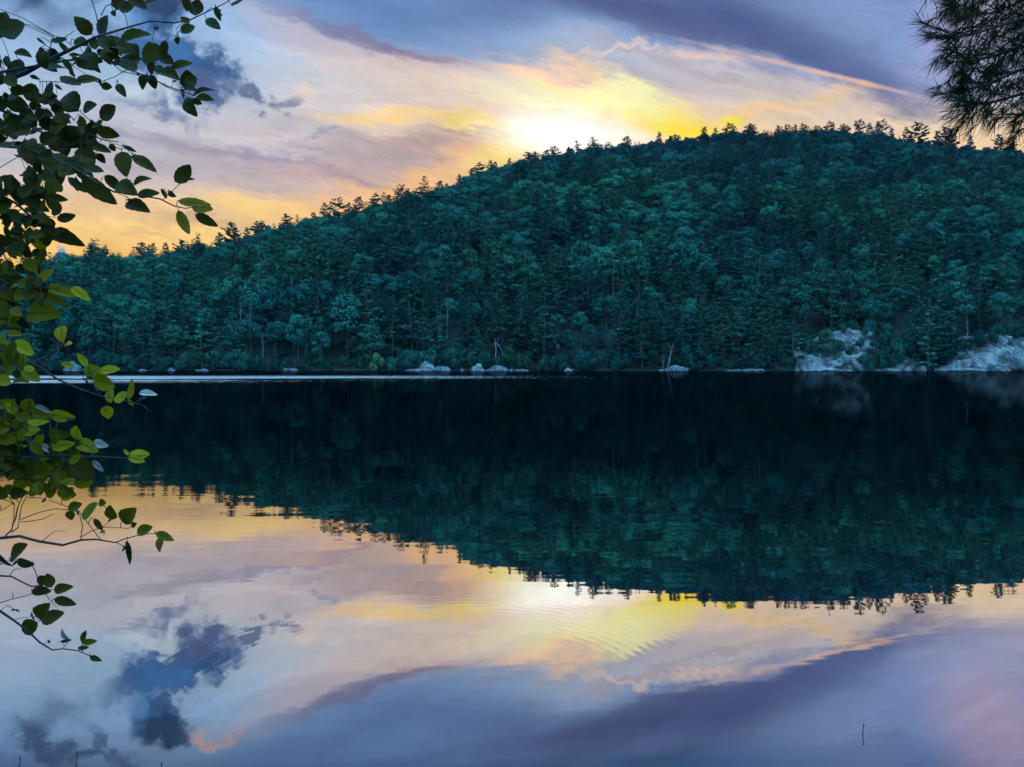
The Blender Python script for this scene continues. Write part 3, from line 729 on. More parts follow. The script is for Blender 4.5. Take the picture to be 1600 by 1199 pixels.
for i, (px, w_, h_, lab) in enumerate([
    (117, 34, 14, 'dark blue-grey slab of rock at waterline behind the near leaves'),
    (222, 18, 4, 'leftmost low stone at the waterline right of the leaves'),
    (268, 14, 6, 'pale stone between two darker ones on the left waterline'),
    (318, 22, 5, 'long low pale stone on the left waterline'),
    (455, 26, 7, 'low grey ledge under the rounded green trees'), (640, 18, 4, 'low dark stone just left of the broad boulder'),
    (668, 44, 13, 'broad sloping grey boulder at the waterline'), (692, 26, 8, 'lower grey boulder against the right side of the broad one'),
    (722, 9, 5, 'small pale stone touching the left of the rounded boulder'), (746, 22, 10, 'rounded pale boulder alone at the waterline'),
    (775, 40, 8, 'low dark boulder under the forked dead tree'), (798, 14, 4, 'small pale stone right of the forked dead tree'), (815, 24, 4, 'long flat pale stone at mid shore'),
    (887, 18, 6, 'small white stone at mid shore'), (1032, 10, 4, 'small stone left of the bent birch'), (1052, 44, 8, 'flat grey boulder under the bent pale birch'),
    (1150, 30, 3, 'thin flat ledge left of the longer one'), (1178, 40, 5, 'long low grey ledge left of the cliff'),
    (1300, 60, 6, 'low pale shelf at the foot of the wide cliff'), (1380, 50, 8, 'pale shelf at the water below the green shrubs'), (1443, 14, 9, 'small pale block right of the wide cliff'), (1500, 80, 6, 'long pale shelf at foot of the far right cliff')]):
    boulder(px, w_, h_, i*3.7, lab, dY=(1.5 if px > 1230 else 0), grp=G)

def dead(px, ytop, ybot, lean, label, fork=False, dist=6, rad=.14, name='dead_tree'):
    """a bare pale trunk; pixel rows give its visible height, it is rooted in the slope"""
    Y = shore(px)+dist; X = (px-800)/FPX*Y; g = ground_z(X, Y)
    zt = EYE+(HZN-ytop)/FPX*Y; zb = min(g, EYE+(HZN-ybot)/FPX*Y) if ybot > 570 else g
    H = zt-zb; e = empty(name, (X, Y, zb)); tag(e, label, 'tree', 'bare pale trunks on the far slope')
    m_ = MB(); r_ = random.Random(px)
    pts = [(lean*H*(k**1.5)+r_.uniform(-.12, .12), r_.uniform(-.1, .1), H*k) for k in np.linspace(0, 1, 8)]
    m_.tube(pts, [rad*(1.5-1.2*k) for k in np.linspace(0, 1, 8)], 6)
    link('trunk', m_.mesh('dead_trunk', M_PALE, True), e)
    b_ = MB()
    for k in range(7 if not fork else 4):
        t_ = r_.uniform(.35, .98); i0 = int(t_*7); p = Vector(pts[i0]); s_ = r_.choice((-1, 1))
        b_.tube([p, p+Vector((s_*r_.uniform(.4, 1.1), r_.uniform(-.5, .5), r_.uniform(-.1, .5)))], [.045, .015], 4)
    if fork:
        p = Vector(pts[4])
        for dx, dz in ((-1.1, -.2), (1.6, -1.8), (.9, 2.2), (2.0, -3.0)):
            b_.tube([p+Vector((0, 0, 2.5)), p+Vector((dx*.6, 0, 2.2+dz*.3)), p+Vector((dx, -.3, 2.0+dz))], [.11, .08, .03], 5)
    link('branches', b_.mesh('dead_branches', M_PALE), e)
for a in [(775, 528, 577, -.02, 'forked grey dead tree at the water right of the rounded boulder', True, 0, .2),
          (672, 553, 577, .3, 'pale trunk leaning right over the broad grey boulder', False, 0, .16),
          (1043, 537, 579, .22, 'bent pale birch leaning out over the flat boulder', False, -.5, .2),
          (1036, 562, 579, 0, 'short pale stub left of the bent birch', False, -.5, .12),
          (1130, 505, 550, -.12, 'taller of the pair of bare trunks left of the cliff', False, 5, .18),
          (1122, 523, 552, -.1, 'shorter of the pair of bare trunks left of the cliff', False, 5, .14),
          (1112, 510, 530, .02, 'thin bare trunk left of the pair', False, 8, .1),
          (1008, 513, 545, -.12, 'slanting pale trunk above mid shore', False, 5, .12), (999, 518, 545, .15, 'slanting pale trunk crossing its neighbour', False, 4.5, .1),
          (1014, 471, 484, .0, 'broken pale snag half way up the slope', False, 26, .2),
          (973, 407, 447, 0, 'tall thin grey snag high above mid shore', False, 42, .16), (958, 425, 472, 0, 'grey snag beside the tallest one', False, 36, .18), (996, 440, 480, 0, 'grey snag right of the tall pair', False, 34, .16),
          (699, 471, 510, 0, 'right of two close white trunks left of centre', False, 22, .17), (689, 475, 505, 0, 'left of two close white trunks left of centre', False, 22, .13),
          (525, 485, 518, .03, 'pale trunk in the dark gap of the left woods', False, 20, .2), (456, 428, 465, 0, 'faint grey snag in the left woods', False, 34, .16),
          (391, 470, 530, .0, 'tall thin white trunk in the left woods', False, 15, .13), (376, 465, 495, 0, 'thin white trunk beside the tall one in the left woods', False, 17, .12), (411, 520, 565, -.02, 'bare stem with side twigs near the left shore', False, 4, .12),
          (168, 500, 528, 0, 'short pale trunk seen just right of the near leaves', False, 14, .12), (177, 503, 527, 0, 'second short pale trunk right of the near leaves', False, 13, .12),
          (1511, 450, 502, 0, 'grey dead pine above the gap between the cliffs', False, 22, .16), (1532, 420, 455, 0, 'grey dead top high above the far right cliff', False, 30, .16), (1187, 407, 425, 0, 'short pale snag high above the low ledge', False, 40, .16),
          (1314, 460, 478, 0, 'short pale snag above the wide cliff', False, 26, .14), (618, 572-14, 577, .05, 'little orange-brown stub right of the bright bush', False, -.3, .1)]:
    dead(*a)

# shrubs at the waterline
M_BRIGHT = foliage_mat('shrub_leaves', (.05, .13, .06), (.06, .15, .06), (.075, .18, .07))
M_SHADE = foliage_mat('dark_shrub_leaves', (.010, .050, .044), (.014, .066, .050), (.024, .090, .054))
SHRUBS = protos('shrub', [broad(6, 3.0, -.12, 9, .34, 41, .9, 110), broad(6, 3.4, -.12, 10, .34, 42, .8, 110), pine(6, 2.2, .02, .5, 7, .3, .35, 43)], M_SHADE, M_BARK)
BUSH = protos('bright_shrub', [broad(6, 2.6, -.1, 8, .32, 44, 1.0, 130)], M_BRIGHT, M_BARK)
def shrub(px, dY, H, k, label, zz=None, pr=None):
    Y = shore(px)+dY; X = (px-800)/FPX*Y
    z = ground_z(X, Y)-.3 if zz is None else zz
    e = place('shrub', (pr or SHRUBS)[k], X, Y, z, H, 6.0); tag(e, label, 'shrub', 'shrubs along the far waterline')
shrub(589, .3, 5.2, 0, 'bright green pointed bush at the waterline', -.2, BUSH)
shrub(1350, -.6, 5.0, 0, 'dark shrub on the middle of the wide cliff foot', .4)
shrub(1382, -.2, 5.0, 1, 'dark shrub right of the middle one on the cliff foot', .4)
shrub(1292, 4.0, 5.5, 2, 'young pine on the left part of the wide cliff', 2.2)
shrub(1283, 4.4, 5.0, 1, 'shrub on the left shoulder of the wide cliff', 2.6)
shrub(1310, 2.2, 4.0, 0, 'small shrub in the notch of the wide cliff', 1.0)
shrub(1366, .2, 5.6, 1, 'broadest shrub at the foot of the wide cliff', .6)
shrub(1398, 2.2, 6.0, 0, 'shrub above the right block of the wide cliff', 2.5)
shrub(1262, 7.0, 6.0, 0, 'shrub above the left end of the wide cliff', 3.5)
shrub(1525, 6.0, 4.5, 0, 'low shrub on top of the far right cliff', 6.5)
shrub(1300, 6.5, 8.0, 2, 'taller young pine behind the left cliff shoulder', 4.5)
shrub(1385, 5.0, 7.0, 0, 'shrub on the right slope of the wide cliff', 4.0)
shrub(1412, 7.0, 7.0, 1, 'shrub above the low right end of the wide cliff', 4.5)
shrub(1500, 7.5, 6.0, 1, 'shrub on the left crest of the far right cliff', 4.5)
shrub(1482, 4.5, 6.0, 0, 'shrub at the left end of the far right cliff', 1.0)
for q, (px, dY, H, k, zz) in enumerate([(1296, 8, 5.5, 1, 7.0), (1312, 9, 4.6, 0, 9.5), (1334, 10, 4.5, 1, 10.5), (1358, 10, 4.8, 0, 10.5), (1377, 8, 5.6, 1, 8.8), (1390, 6, 5.5, 0, 5.5), (1326, 4.2, 3.2, 0, 4.4), (1342, 6.5, 2.6, 1, 7.4), (1306, 3.4, 4.2, 1, 4.8), (1368, 4.4, 4.4, 0, 4.6), (1354, 8.2, 4.0, 1, 9.4)]):
    shrub(px, dY, H, k, f'{ORD[q]} shrub from left along the crest of the wide cliff', zz)
for q, (px, dY, H, k, zz) in enumerate([(1505, 6, 4.2, 1, 5.5), (1530, 7, 4.5, 0, 7.5), (1553, 9, 5.0, 1, 9.0), (1580, 10, 5.0, 0, 9.5), (1600, 10, 4.5, 1, 9.2)]):
    shrub(px, dY, H, k, f'{ORD[q]} shrub from left along the crest of the far right cliff', zz)
bl = {}
for i in range(190):
    px = 70 + i*6.2 + rr2.uniform(-4, 4)
    if px > 1236 or 575 < px < 603: continue
    j = min(range(len(LM)), key=lambda q: abs(LM[q][0]-px)); bl.setdefault(LM[j][1], []).append(px)
for lm, lst in bl.items():
    for q, px in enumerate(sorted(lst)):
        shrub(px, rr2.uniform(.0, 4.0), rr2.uniform(2.0, 6.0), rr2.choice((0, 1, 2, 2)), f'{ORD[q]} low dark shrub from left at waterline by {lm}')
# the tall pine standing between the cliffs
for px, dY, H, k, lab in [(1450, 2.0, 23, 1, 'tallest green pine standing between the two cliffs'), (1490, 6, 17, 3, 'slim pine left of the far right cliff'), (1468, 9, 19, 0, 'dark pine between and behind the two cliffs'),
                          (1350+75, 10, 15, 0, 'pine rising behind the right end of the wide cliff'), (1260, 12, 14, 3, 'pine behind the left cliff shoulder'), (1330, 22, 15, 5, 'pine above the highest part of the wide cliff'),
                          (745, 4, 12, 5, 'pale green pine right behind the rounded boulder'), (850, 5, 24, 1, 'very tall layered pine at mid shore'), (785, 8, 22, 0, 'tall pine behind the forked dead tree')]:
    Y = shore(px)+dY; X = (px-800)/FPX*Y
    tag(place('pine_tree', PINES[k], X, Y, max(ground_z(X, Y), .3)-.2, H, fat=1.05), lab, 'tree', 'layered pines of the far shore')

# damp evening air over the lake
hz = MB(); x0, x1, y0, y1, z0, z1 = -1400, 1400, -40, 1250, -45, 330
hz.add([(x0, y0, z0), (x1, y0, z0), (x1, y1, z0), (x0, y1, z0), (x0, y0, z1), (x1, y0, z1), (x1, y1, z1), (x0, y1, z1)],
       [(0, 3, 2, 1), (4, 5, 6, 7), (0, 1, 5, 4), (1, 2, 6, 5), (2, 3, 7, 6), (3, 0, 4, 7)])
hm = bpy.data.materials.new('haze'); hm.use_nodes = True; hm.node_tree.nodes.clear()
_o = N(hm.node_tree, 'ShaderNodeOutputMaterial'); _v = N(hm.node_tree, 'ShaderNodeVolumePrincipled')
_v.inputs['Density'].default_value = HAZE; _v.inputs['Color'].default_value = (.55, .8, 1, 1); _v.inputs['Anisotropy'].default_value = .2
L(hm.node_tree, _v.outputs[0], _o.inputs['Volume'])
tag(link('haze', hz.mesh('haze', hm)), kind='stuff')

# ------------------------------------------------------------------ the near leafy tree (left) and near pine (right)
def near_leaf_mat():
    m, nt, o = new_mat('near_leaf')
    a = N(nt, 'ShaderNodeAttribute', attribute_name='shade').outputs['Fac']
    uv = N(nt, 'ShaderNodeUVMap').outputs['UV']
    s = N(nt, 'ShaderNodeSeparateXYZ'); L(nt, uv, s.inputs[0])
    x, y = s.outputs[0], s.outputs[1]
    ax_ = M(nt, 'ABSOLUTE', M(nt, 'SUBTRACT', x, .5))
    vein = M(nt, 'SINE', M(nt, 'MULTIPLY', M(nt, 'SUBTRACT', y, M(nt, 'MULTIPLY', ax_, .8)), 48))
    vein = MR(nt, vein, .75, 1.0)
    mid = MR(nt, ax_, .01, .03, 1, 0)
    vein = M(nt, 'MAXIMUM', vein, mid)
    c = RAMP(nt, a, [(0, (.022, .016, .001)), (.25, (.05, .037, .001)), (.5, (.14, .108, .002)), (.75, (.28, .215, .003)), (.9, (.33, .19, .004)), (1, (.10, .035, .012))])
    spot = MR(nt, NZ(nt, geo(nt), 55, 3).outputs['Fac'], .62, .72)
    c = MIX(nt, M(nt, 'MULTIPLY', spot, .6), c, (.05, .03, .01))
    c = MIX(nt, M(nt, 'MULTIPLY', vein, .5), c, (.05, .05, .01))
    b = N(nt, 'ShaderNodeBsdfPrincipled'); b.inputs['Roughness'].default_value = .5; b.inputs['Specular IOR Level'].default_value = .06
    L(nt, c, b.inputs['Base Color']); L(nt, bump(nt, vein, .25, .001), b.inputs['Normal'])
    t = N(nt, 'ShaderNodeBsdfTranslucent'); L(nt, c, t.inputs[0])
    mx = N(nt, 'ShaderNodeMixShader'); mx.inputs[0].default_value = .3
    L(nt, b.outputs[0], mx.inputs[1]); L(nt, t.outputs[0], mx.inputs[2]); L(nt, mx.outputs[0], o.inputs[0]); return m
M_NLEAF = near_leaf_mat()
M_NPALE = new_mat('leaf_underside')[0]
_nt = M_NPALE.node_tree; _b = N(_nt, 'ShaderNodeBsdfPrincipled'); _b.inputs['Base Color'].default_value = (.30, .25, .19, 1); _b.inputs['Roughness'].default_value = .6
L(_nt, _b.outputs[0], [n for n in _nt.nodes if n.type == 'OUTPUT_MATERIAL'][0].inputs[0])
M_TWIG = bark_mat('twig_bark', (.018, .014, .012), (.05, .04, .034), 40)
M_NBARK = bark_mat('near_bark', (.05, .045, .04), (.13, .12, .11), 14)
M_NNEED = new_mat('near_needles')[0]
_nt = M_NNEED.node_tree; _b = N(_nt, 'ShaderNodeBsdfDiffuse'); _b.inputs['Color'].default_value = (.018, .026, .010, 1)
L(_nt, _b.outputs[0], [n for n in _nt.nodes if n.type == 'OUTPUT_MATERIAL'][0].inputs[0])

# branch: (name, depth, [(px, py, radius mm)...]); twigs: extra polylines
BR = {
 'A': (2.15, [(-150, 230, 16), (-60, 150, 12), (0, 128, 9), (38, 115, 7), (75, 95, 6), (120, 73, 5), (150, 58, 4), (200, 43, 3), (235, 33, 2.6), (272, 36, 2.4), (300, 30, 2.2), (325, 18, 1.8), (352, 5, 1.6), (375, -12, 1.5)]),
 'B': (2.05, [(60, 103, 4), (105, 95, 3), (150, 90, 2.8), (172, 95, 2.6), (200, 108, 2.2), (235, 122, 2), (262, 135, 1.8), (290, 145, 1.6), (305, 150, 1.4)]),
 'C': (2.25, [(-150, 190, 12), (-60, 170, 8), (0, 172, 5), (30, 182, 4), (55, 203, 3.4), (80, 212, 3), (120, 208, 2.6), (140, 210, 2.4), (160, 218, 2), (185, 222, 1.4)]),
 'D': (2.05, [(-150, 260, 12), (-60, 240, 8), (0, 228, 5), (40, 232, 4.2), (80, 246, 3.6), (115, 262, 3.2), (150, 285, 2.8), (178, 300, 2.5), (215, 305, 2.2), (250, 311, 2.2), (272, 322, 2), (290, 326, 1.6), (310, 322, 1.2)]),
 'E': (2.3, [(-150, 330, 12), (-60, 310, 8), (0, 305, 5), (25, 318, 4), (50, 340, 3), (75, 360, 2.4), (100, 362, 2)]),
 'F': (1.95, [(-150, 500, 12), (-60, 530, 8), (0, 547, 4.6), (30, 560, 4), (60, 573, 3.4), (92, 594, 2.8), (125, 608, 2.4), (160, 620, 2), (195, 626, 1.8), (225, 634, 1.5), (232, 642, 1.2)]),
 'G': (1.9, [(-150, 660, 12), (-60, 695, 8), (0, 712, 5), (40, 715, 4), (85, 712, 3), (120, 713, 2.4), (160, 714, 2), (196, 716, 1.6), (228, 712, 1.2)]),
 'H': (2.0, [(-150, 850, 12), (-60, 845, 7), (0, 841, 4.6), (30, 838, 4.2), (60, 846, 3.8), (98, 852, 3.4), (126, 844, 3), (150, 843, 2.4), (180, 848, 1.9), (196, 842, 1.6), (222, 835, 1.4), (240, 834, 1.2), (255, 838, 1)]),
 'I': (2.1, [(-150, 880, 10), (-60, 890, 6), (0, 900, 3), (18, 901, 2.4), (35, 910, 2.2), (50, 917, 2.2), (68, 914, 1.8), (80, 903, 1.4)]),
 'J': (2.1, [(-150, 880, 12), (-60, 920, 7), (0, 955, 4), (22, 970, 3.4), (42, 985, 3.2), (62, 1004, 2.8), (82, 1016, 2.4), (98, 1014, 2), (122, 1017, 1.8), (138, 1024, 1.5), (150, 1027, 1.1)]),
 'K': (2.2, [(-150, 420, 12), (-60, 440, 8), (0, 452, 5), (30, 455, 4), (62, 450, 3), (90, 452, 2)]),
}
TW = {
 'A': [[(157, 55, 2), (150, 22, 1.8), (140, -12, 1.5)], [(158, 24, 1.8), (165, 10, 1.6), (185, 2, 1.4), (215, -4, 1.2)], [(76, 92, 1.8), (80, 68, 1.6), (84, 56, 1.4), (98, 60, 1.4), (110, 53, 1.2), (116, 48, 1)], [(98, 60, 1.3), (116, 74, 1.2)], [(120, 95, 1.4), (128, 92, 1.2), (70, 96, 1.4)], [(200, 42, 1.4), (196, 25, 1.3), (186, 14, 1.1)], [(318, 22, 1.4), (330, 12, 1.2), (342, 20, 1)], [(300, 30, 1.3), (285, 36, 1.1), (275, 45, 1), (277, 56, .9)], [(232, 33, 1), (246, 40, .8)]],
 'B': [[(170, 95, 1.6), (190, 112, 1.4), (215, 117, 1.2)], [(200, 108, 1.4), (180, 120, 1.3), (158, 128, 1.1)], [(182, 125, 1), (186, 132, .9)], [(240, 124, 1.4), (262, 137, 1.3), (285, 146, 1.2)], [(235, 122, 1.4), (240, 105, 1.2)], [(258, 134, .9), (257, 128, .8)], [(268, 136, .9), (270, 128, .8)]],
 'C': [[(0, 160, 1.6), (30, 168, 1.4), (45, 171, 1.2)], [(115, 190, 1.2), (122, 178, 1), (124, 190, 1)], [(-20, 222, 1.6), (20, 225, 1.4), (30, 232, 1.1)], [(120, 170, 1.6), (140, 188, 1.5), (158, 200, 1.3)], [(160, 218, 1.2), (170, 222, 1), (196, 230, 1)], [(60, 127, 1.6), (85, 128, 1.4), (118, 129, 1.2), (124, 118, 1)], [(105, 98, 1.4), (128, 112, 1.2), (150, 128, 1.1), (165, 127, 1)]],
 'D': [[(255, 312, 1.4), (270, 298, 1.3), (283, 286, 1.1), (288, 280, 1)], [(180, 300, 1.3), (200, 283, 1.1), (195, 262, 1)], [(180, 300, 1.2), (196, 307, 1), (205, 312, .8)], [(197, 232, 1.2), (208, 243, 1)], [(175, 228, 1.4), (190, 234, 1.2), (197, 230, 1)], [(0, 262, 1.4), (20, 250, 1.3), (30, 245, 1.1)]],
 'E': [[(20, 316, 1.5), (60, 305, 1.3), (80, 306, 1)], [(50, 340, 1.4), (75, 338, 1.2), (95, 342, 1)], [(0, 280, 1.6), (40, 290, 1.4), (70, 292, 1.1)]],
 'F': [[(50, 568, 2), (75, 555, 1.7), (98, 540, 1.5), (112, 532, 1.3), (125, 530, 1.1), (134, 527, 1)], [(112, 531, 1), (116, 520, .9)], [(92, 594, 1.2), (112, 593, 1), (135, 594, .9)], [(158, 620, 1.6), (150, 608, 1.4), (142, 590, 1.1)], [(210, 630, 1.2), (222, 622, .9)], [(60, 573, 1.4), (75, 568, 1.2), (97, 570, 1)]],
 'G': [[(60, 713, 1.8), (52, 690, 1.6), (34, 668, 1.4), (20, 655, 1.1)], [(60, 713, 1.6), (45, 740, 1.4), (55, 760, 1.1)], [(100, 713, 1.4), (118, 700, 1.2), (119, 690, 1)], [(20, 668, 1.4), (50, 655, 1.2), (80, 652, 1), (110, 655, .8)], [(85, 712, 1.4), (110, 728, 1.2), (125, 745, 1)], [(0, 735, 1.8), (30, 748, 1.5), (60, 752, 1.2), (85, 765, 1)]],
 'H': [[(6, 840, 2.6), (18, 828, 2.4), (24, 812, 2.2), (28, 792, 2), (34, 778, 1.8), (44, 768, 1.5)], [(18, 832, 2.2), (28, 825, 2), (31, 806, 1.8), (34, 790, 1.5), (45, 770, 1.3)], [(18, 830, 1.6), (22, 808, 1.5), (22, 788, 1.3), (10, 772, 1.2), (-4, 762, 1)], [(22, 786, 1.2), (-5, 802, 1)], [(30, 786, 1.2), (18, 772, 1), (8, 764, .8)], [(32, 812, 1.6), (50, 805, 1.5), (65, 800, 1.4), (88, 795, 1.3), (108, 797, 1.1), (122, 800, 1)], [(32, 816, 1.4), (52, 814, 1.3), (68, 811, 1.1), (84, 803, 1)], [(66, 846, 1.2), (78, 836, 1.1), (86, 830, 1), (103, 830, .8)], [(126, 844, 1.6), (129, 822, 1.4), (125, 806, 1.2), (118, 798, 1)], [(126, 840, 1.4), (142, 830, 1.3), (160, 824, 1.2), (175, 824, 1), (200, 826, 1), (208, 822, .8)], [(158, 844, 1.4), (145, 828, 1.3), (133, 812, 1.2), (124, 800, 1.2), (100, 790, 1.2), (76, 782, 1)], [(180, 847, 1.2), (196, 855, 1)], [(162, 838, 1), (164, 830, .9)], [(160, 824, 1), (172, 815, .9), (175, 810, .8)], [(44, 778, 1.3), (60, 778, 1.1), (72, 780, 1)], [(-5, 777, 1.4), (15, 784, 1.2), (24, 790, 1)]],
 'I': [[(14, 901, 1.4), (22, 890, 1.2), (33, 889, 1)], [(62, 912, 1.6), (54, 890, 1.4), (50, 884, 1.2)], [(0, 942, 1.6), (20, 936, 1.4), (38, 932, 1.2), (50, 928, 1)], [(20, 936, 1), (20, 926, .9)], [(72, 930, 1.2), (80, 940, 1), (88, 948, .8)], [(-5, 885, 1.4), (8, 879, 1.2), (18, 875, 1), (26, 877, .9)]],
 'J': [[(0, 955, 1.2), (12, 946, 1.1), (18, 950, 1), (24, 953, .9)], [(24, 968, 1.2), (38, 965, 1), (50, 964, .8)], [(68, 1007, 1), (78, 1002, .8)], [(98, 1013, 1.2), (105, 1006, 1)], [(122, 1017, 1), (128, 1012, .9)]],
 'K': [[(60, 452, 1.4), (75, 447, 1.2)], [(30, 455, 1.8), (20, 480, 1.5), (12, 500, 1.2)], [(0, 452, 1.8), (20, 425, 1.5), (50, 415, 1.2), (62, 410, 1)], [(20, 480, 1.3), (40, 488, 1)]],
}
# leaves: base x,y -> tip x,y, width/length, tone (0 dark green .. 1 brown), optional 'p' pale underside
LF = [(0,52,8,18,.8),(14,33,24,66,.8),(22,80,50,88,.7),(25,100,40,112,.7),(143,54,116,25,.7),(155,55,168,24,.9),(115,62,138,70,.8),(80,104,64,86,.6),(70,105,104,106,.6),(118,125,158,123,.4),(95,122,128,135,.4),(72,152,84,128,.8),(62,150,33,138,.7),(120,172,100,146,.85),(128,172,150,162,.8),(158,185,183,167,.8),(158,134,176,137,.7),(182,130,196,151,.4),(108,110,118,121,.45),(46,118,62,124,.3),(86,133,98,141,.3),(170,75,172,100,.8),(140,80,145,110,.8),(125,85,150,108,.9),(160,60,190,90,.8),(170,70,200,75,.6),
(185,65,235,52,.5),(200,85,185,60,.7),(192,95,215,112,.6),(240,100,233,66,.7),(245,110,280,122,.5),(267,104,301,96,.38),(298,140,293,109,.9),(230,116,222,141,.8),(235,117,243,140,.6),(240,105,222,92,.8),(300,148,334,139,.45),(305,150,333,155,.4),(286,152,305,181,.45),(300,155,316,163,.6),(290,-8,293,19,.5),(306,26,311,0,.85),(284,52,304,40,.75),(296,38,282,28,.7),(278,57,277,70,.8),(322,30,345,46,.42),(336,10,345,34,.4),(362,10,385,-2,.5),(200,-5,230,14,.6),(190,20,215,5,.7),(175,10,195,-5,.8),(225,5,252,-2,.3),(176,16,180,26,.8),(240,42,246,48,.5),
(20,183,30,222,.6),(45,208,73,200,.8),(80,210,100,195,.6),(152,205,187,212,.55),(120,200,150,235,.7),(85,215,104,240,.7),(38,215,60,262,.5),(70,245,116,272,.5),(125,235,148,265,.6),(150,240,165,255,.6),(190,237,198,277,.55),(207,243,245,268,.4),(207,287,236,277,.5),(128,278,184,320,.33),(163,275,190,300,.5),(180,285,213,303,.55),(196,316,234,331,.5),(213,304,249,301,.4),(276,285,300,258,.6),(286,281,305,280,.25),(278,314,330,320,.3,.95),(300,320,333,328,.5,.95),(278,330,296,368,.38,.95),(305,335,341,354,.35),(253,296,262,312,.3),(262,300,275,308,.6),(192,228,214,238,.2),(172,225,180,237,.7),(68,270,100,290,.6),(78,290,97,300,.8),(72,308,107,313,.45),(40,310,75,330,.4),(90,345,119,337,.6),(85,338,92,323,.8),(75,360,130,382,.33),(55,358,68,395,.7,.9),(10,370,38,402,.5,.9),(107,278,136,302,.3),
(3,435,50,443,.45),(60,440,88,424,.75,.9),(72,448,118,464,.4,.6),(111,448,142,471,.4,.8),(60,455,106,480,.3,.4),(40,450,54,475,.5,0),(38,488,94,490,.5,.45),(0,455,27,472,.6,.3),(0,478,32,500,.5,.5),(25,495,48,514,.4,0),(10,520,36,524,.6,.6),(25,535,55,558,.4,.7),(95,508,97,536,.65,.92),(100,538,112,536,.6,.85),
(0,565,18,588,.7,.5),(38,575,55,578,.6,.8),(35,580,64,598,.5,.5),(96,568,118,573,.35,.7),(138,573,121,552,.35,.75),(130,586,155,576,.75,.6),(153,580,188,577,.45,.7),(150,592,184,605,.55,.6),(170,608,173,630,.65,.7),(180,626,201,615,.75,.65),(203,624,209,591,.35,.6),(217,613,246,617,.3,'p'),(166,634,170,655,1.0,.88),(200,626,209,634,.5,.7),(55,634,80,645,.3,'p'),(76,648,118,653,.4,.75),(48,643,78,653,.5,.4),(42,662,79,660,.42,.6),(8,666,30,664,.4,.7),(120,687,119,665,.8,.75),(79,699,118,693,.42,.7),(116,688,154,706,.5,.55),(145,690,169,698,.6,'p'),(145,720,162,738,.4,'p'),(58,698,72,680,.75,.6),(65,694,83,709,.42,'p'),(33,673,53,698,.35,'p'),(20,690,33,697,.4,'p'),(200,712,235,711,.42,.78),(201,711,193,702,.4,.75),(200,714,227,722,.38,.8),(68,716,104,746,.33,.5),(100,718,150,750,.6,.2),(116,757,147,752,.5,.7),(98,782,116,762,.8,.5),(72,778,92,750,.6,.6),(45,772,70,758,.6,.4),
(107,795,128,787,.7,.3),(131,806,156,789,.72,.4),(155,786,167,786,.7,.3),(176,812,172,789,.9,.35),(189,817,211,794,.75,.3),(147,811,161,830,.35,.1),(108,798,112,813,.9,.3),(205,822,214,818,.8,.2),(215,833,240,824,.62,.35),(243,833,272,845,.42,.4),(254,838,247,864,.45,.95),(199,844,204,882,.2,0),(15,875,42,850,.55,.2),(25,878,54,882,.4,.1),(-5,868,20,888,.25,0),(58,908,80,904,.55,.1),(81,918,74,896,.7,.2),(82,922,113,917,.45,.2),(49,923,80,924,.4,0),(62,972,75,943,.85,.2),(65,970,102,958,.55,.1),(85,936,120,945,.33,.1),(37,984,62,972,.65,.2),(107,1001,95,984,.5,'p'),(94,1003,113,1000,.28,.1),(130,1004,138,985,.95,.2),(128,1004,152,1002,.45,.4),(140,1026,159,1033,.4,.1),(122,1013,140,1012,.4,.1)]
lr = random.Random(3)
# dense masses of further leaves: (x0, y0, x1, y1, count, tone)
for x0, y0, x1, y1, n, tn in [(-70, 95, 35, 170, 34, .1), (-70, 10, 5, 90, 10, .2), (60, 60, 215, 110, 26, .08), (30, 148, 105, 190, 16, .1), (-70, 170, 20, 240, 14, .15), (30, 190, 160, 235, 26, .08), (40, 235, 85, 285, 8, .05), (90, 245, 150, 290, 9, .1), (-70, 270, 60, 400, 66, .22), (40, 290, 85, 370, 18, .25),
                              (-70, 395, 70, 470, 44, .3), (-70, 470, 35, 560, 34, .5), (-70, 555, 40, 605, 16, .45), (-70, 615, 50, 690, 34, .6), (-70, 680, 130, 740, 46, .3), (-10, 730, 110, 772, 22, .45), (-70, 740, -5, 800, 10, .3), (225, 75, 275, 112, 4, .05), (280, 120, 312, 145, 2, .05)]:
    for _ in range(int(n*1.35)):
        x = lr.uniform(x0, x1); y = lr.uniform(y0, y1); a = lr.uniform(-.5, 1.9) if lr.random() < .75 else lr.uniform(0, 6.28); l_ = lr.uniform(18, 32)
        LF.append((x-.5*l_*math.cos(a), y-.5*l_*math.sin(a), x+.5*l_*math.cos(a), y+.5*l_*math.sin(a), lr.uniform(.35, .8), max(0, min(1, tn-.08+lr.uniform(-.2, .25)))))

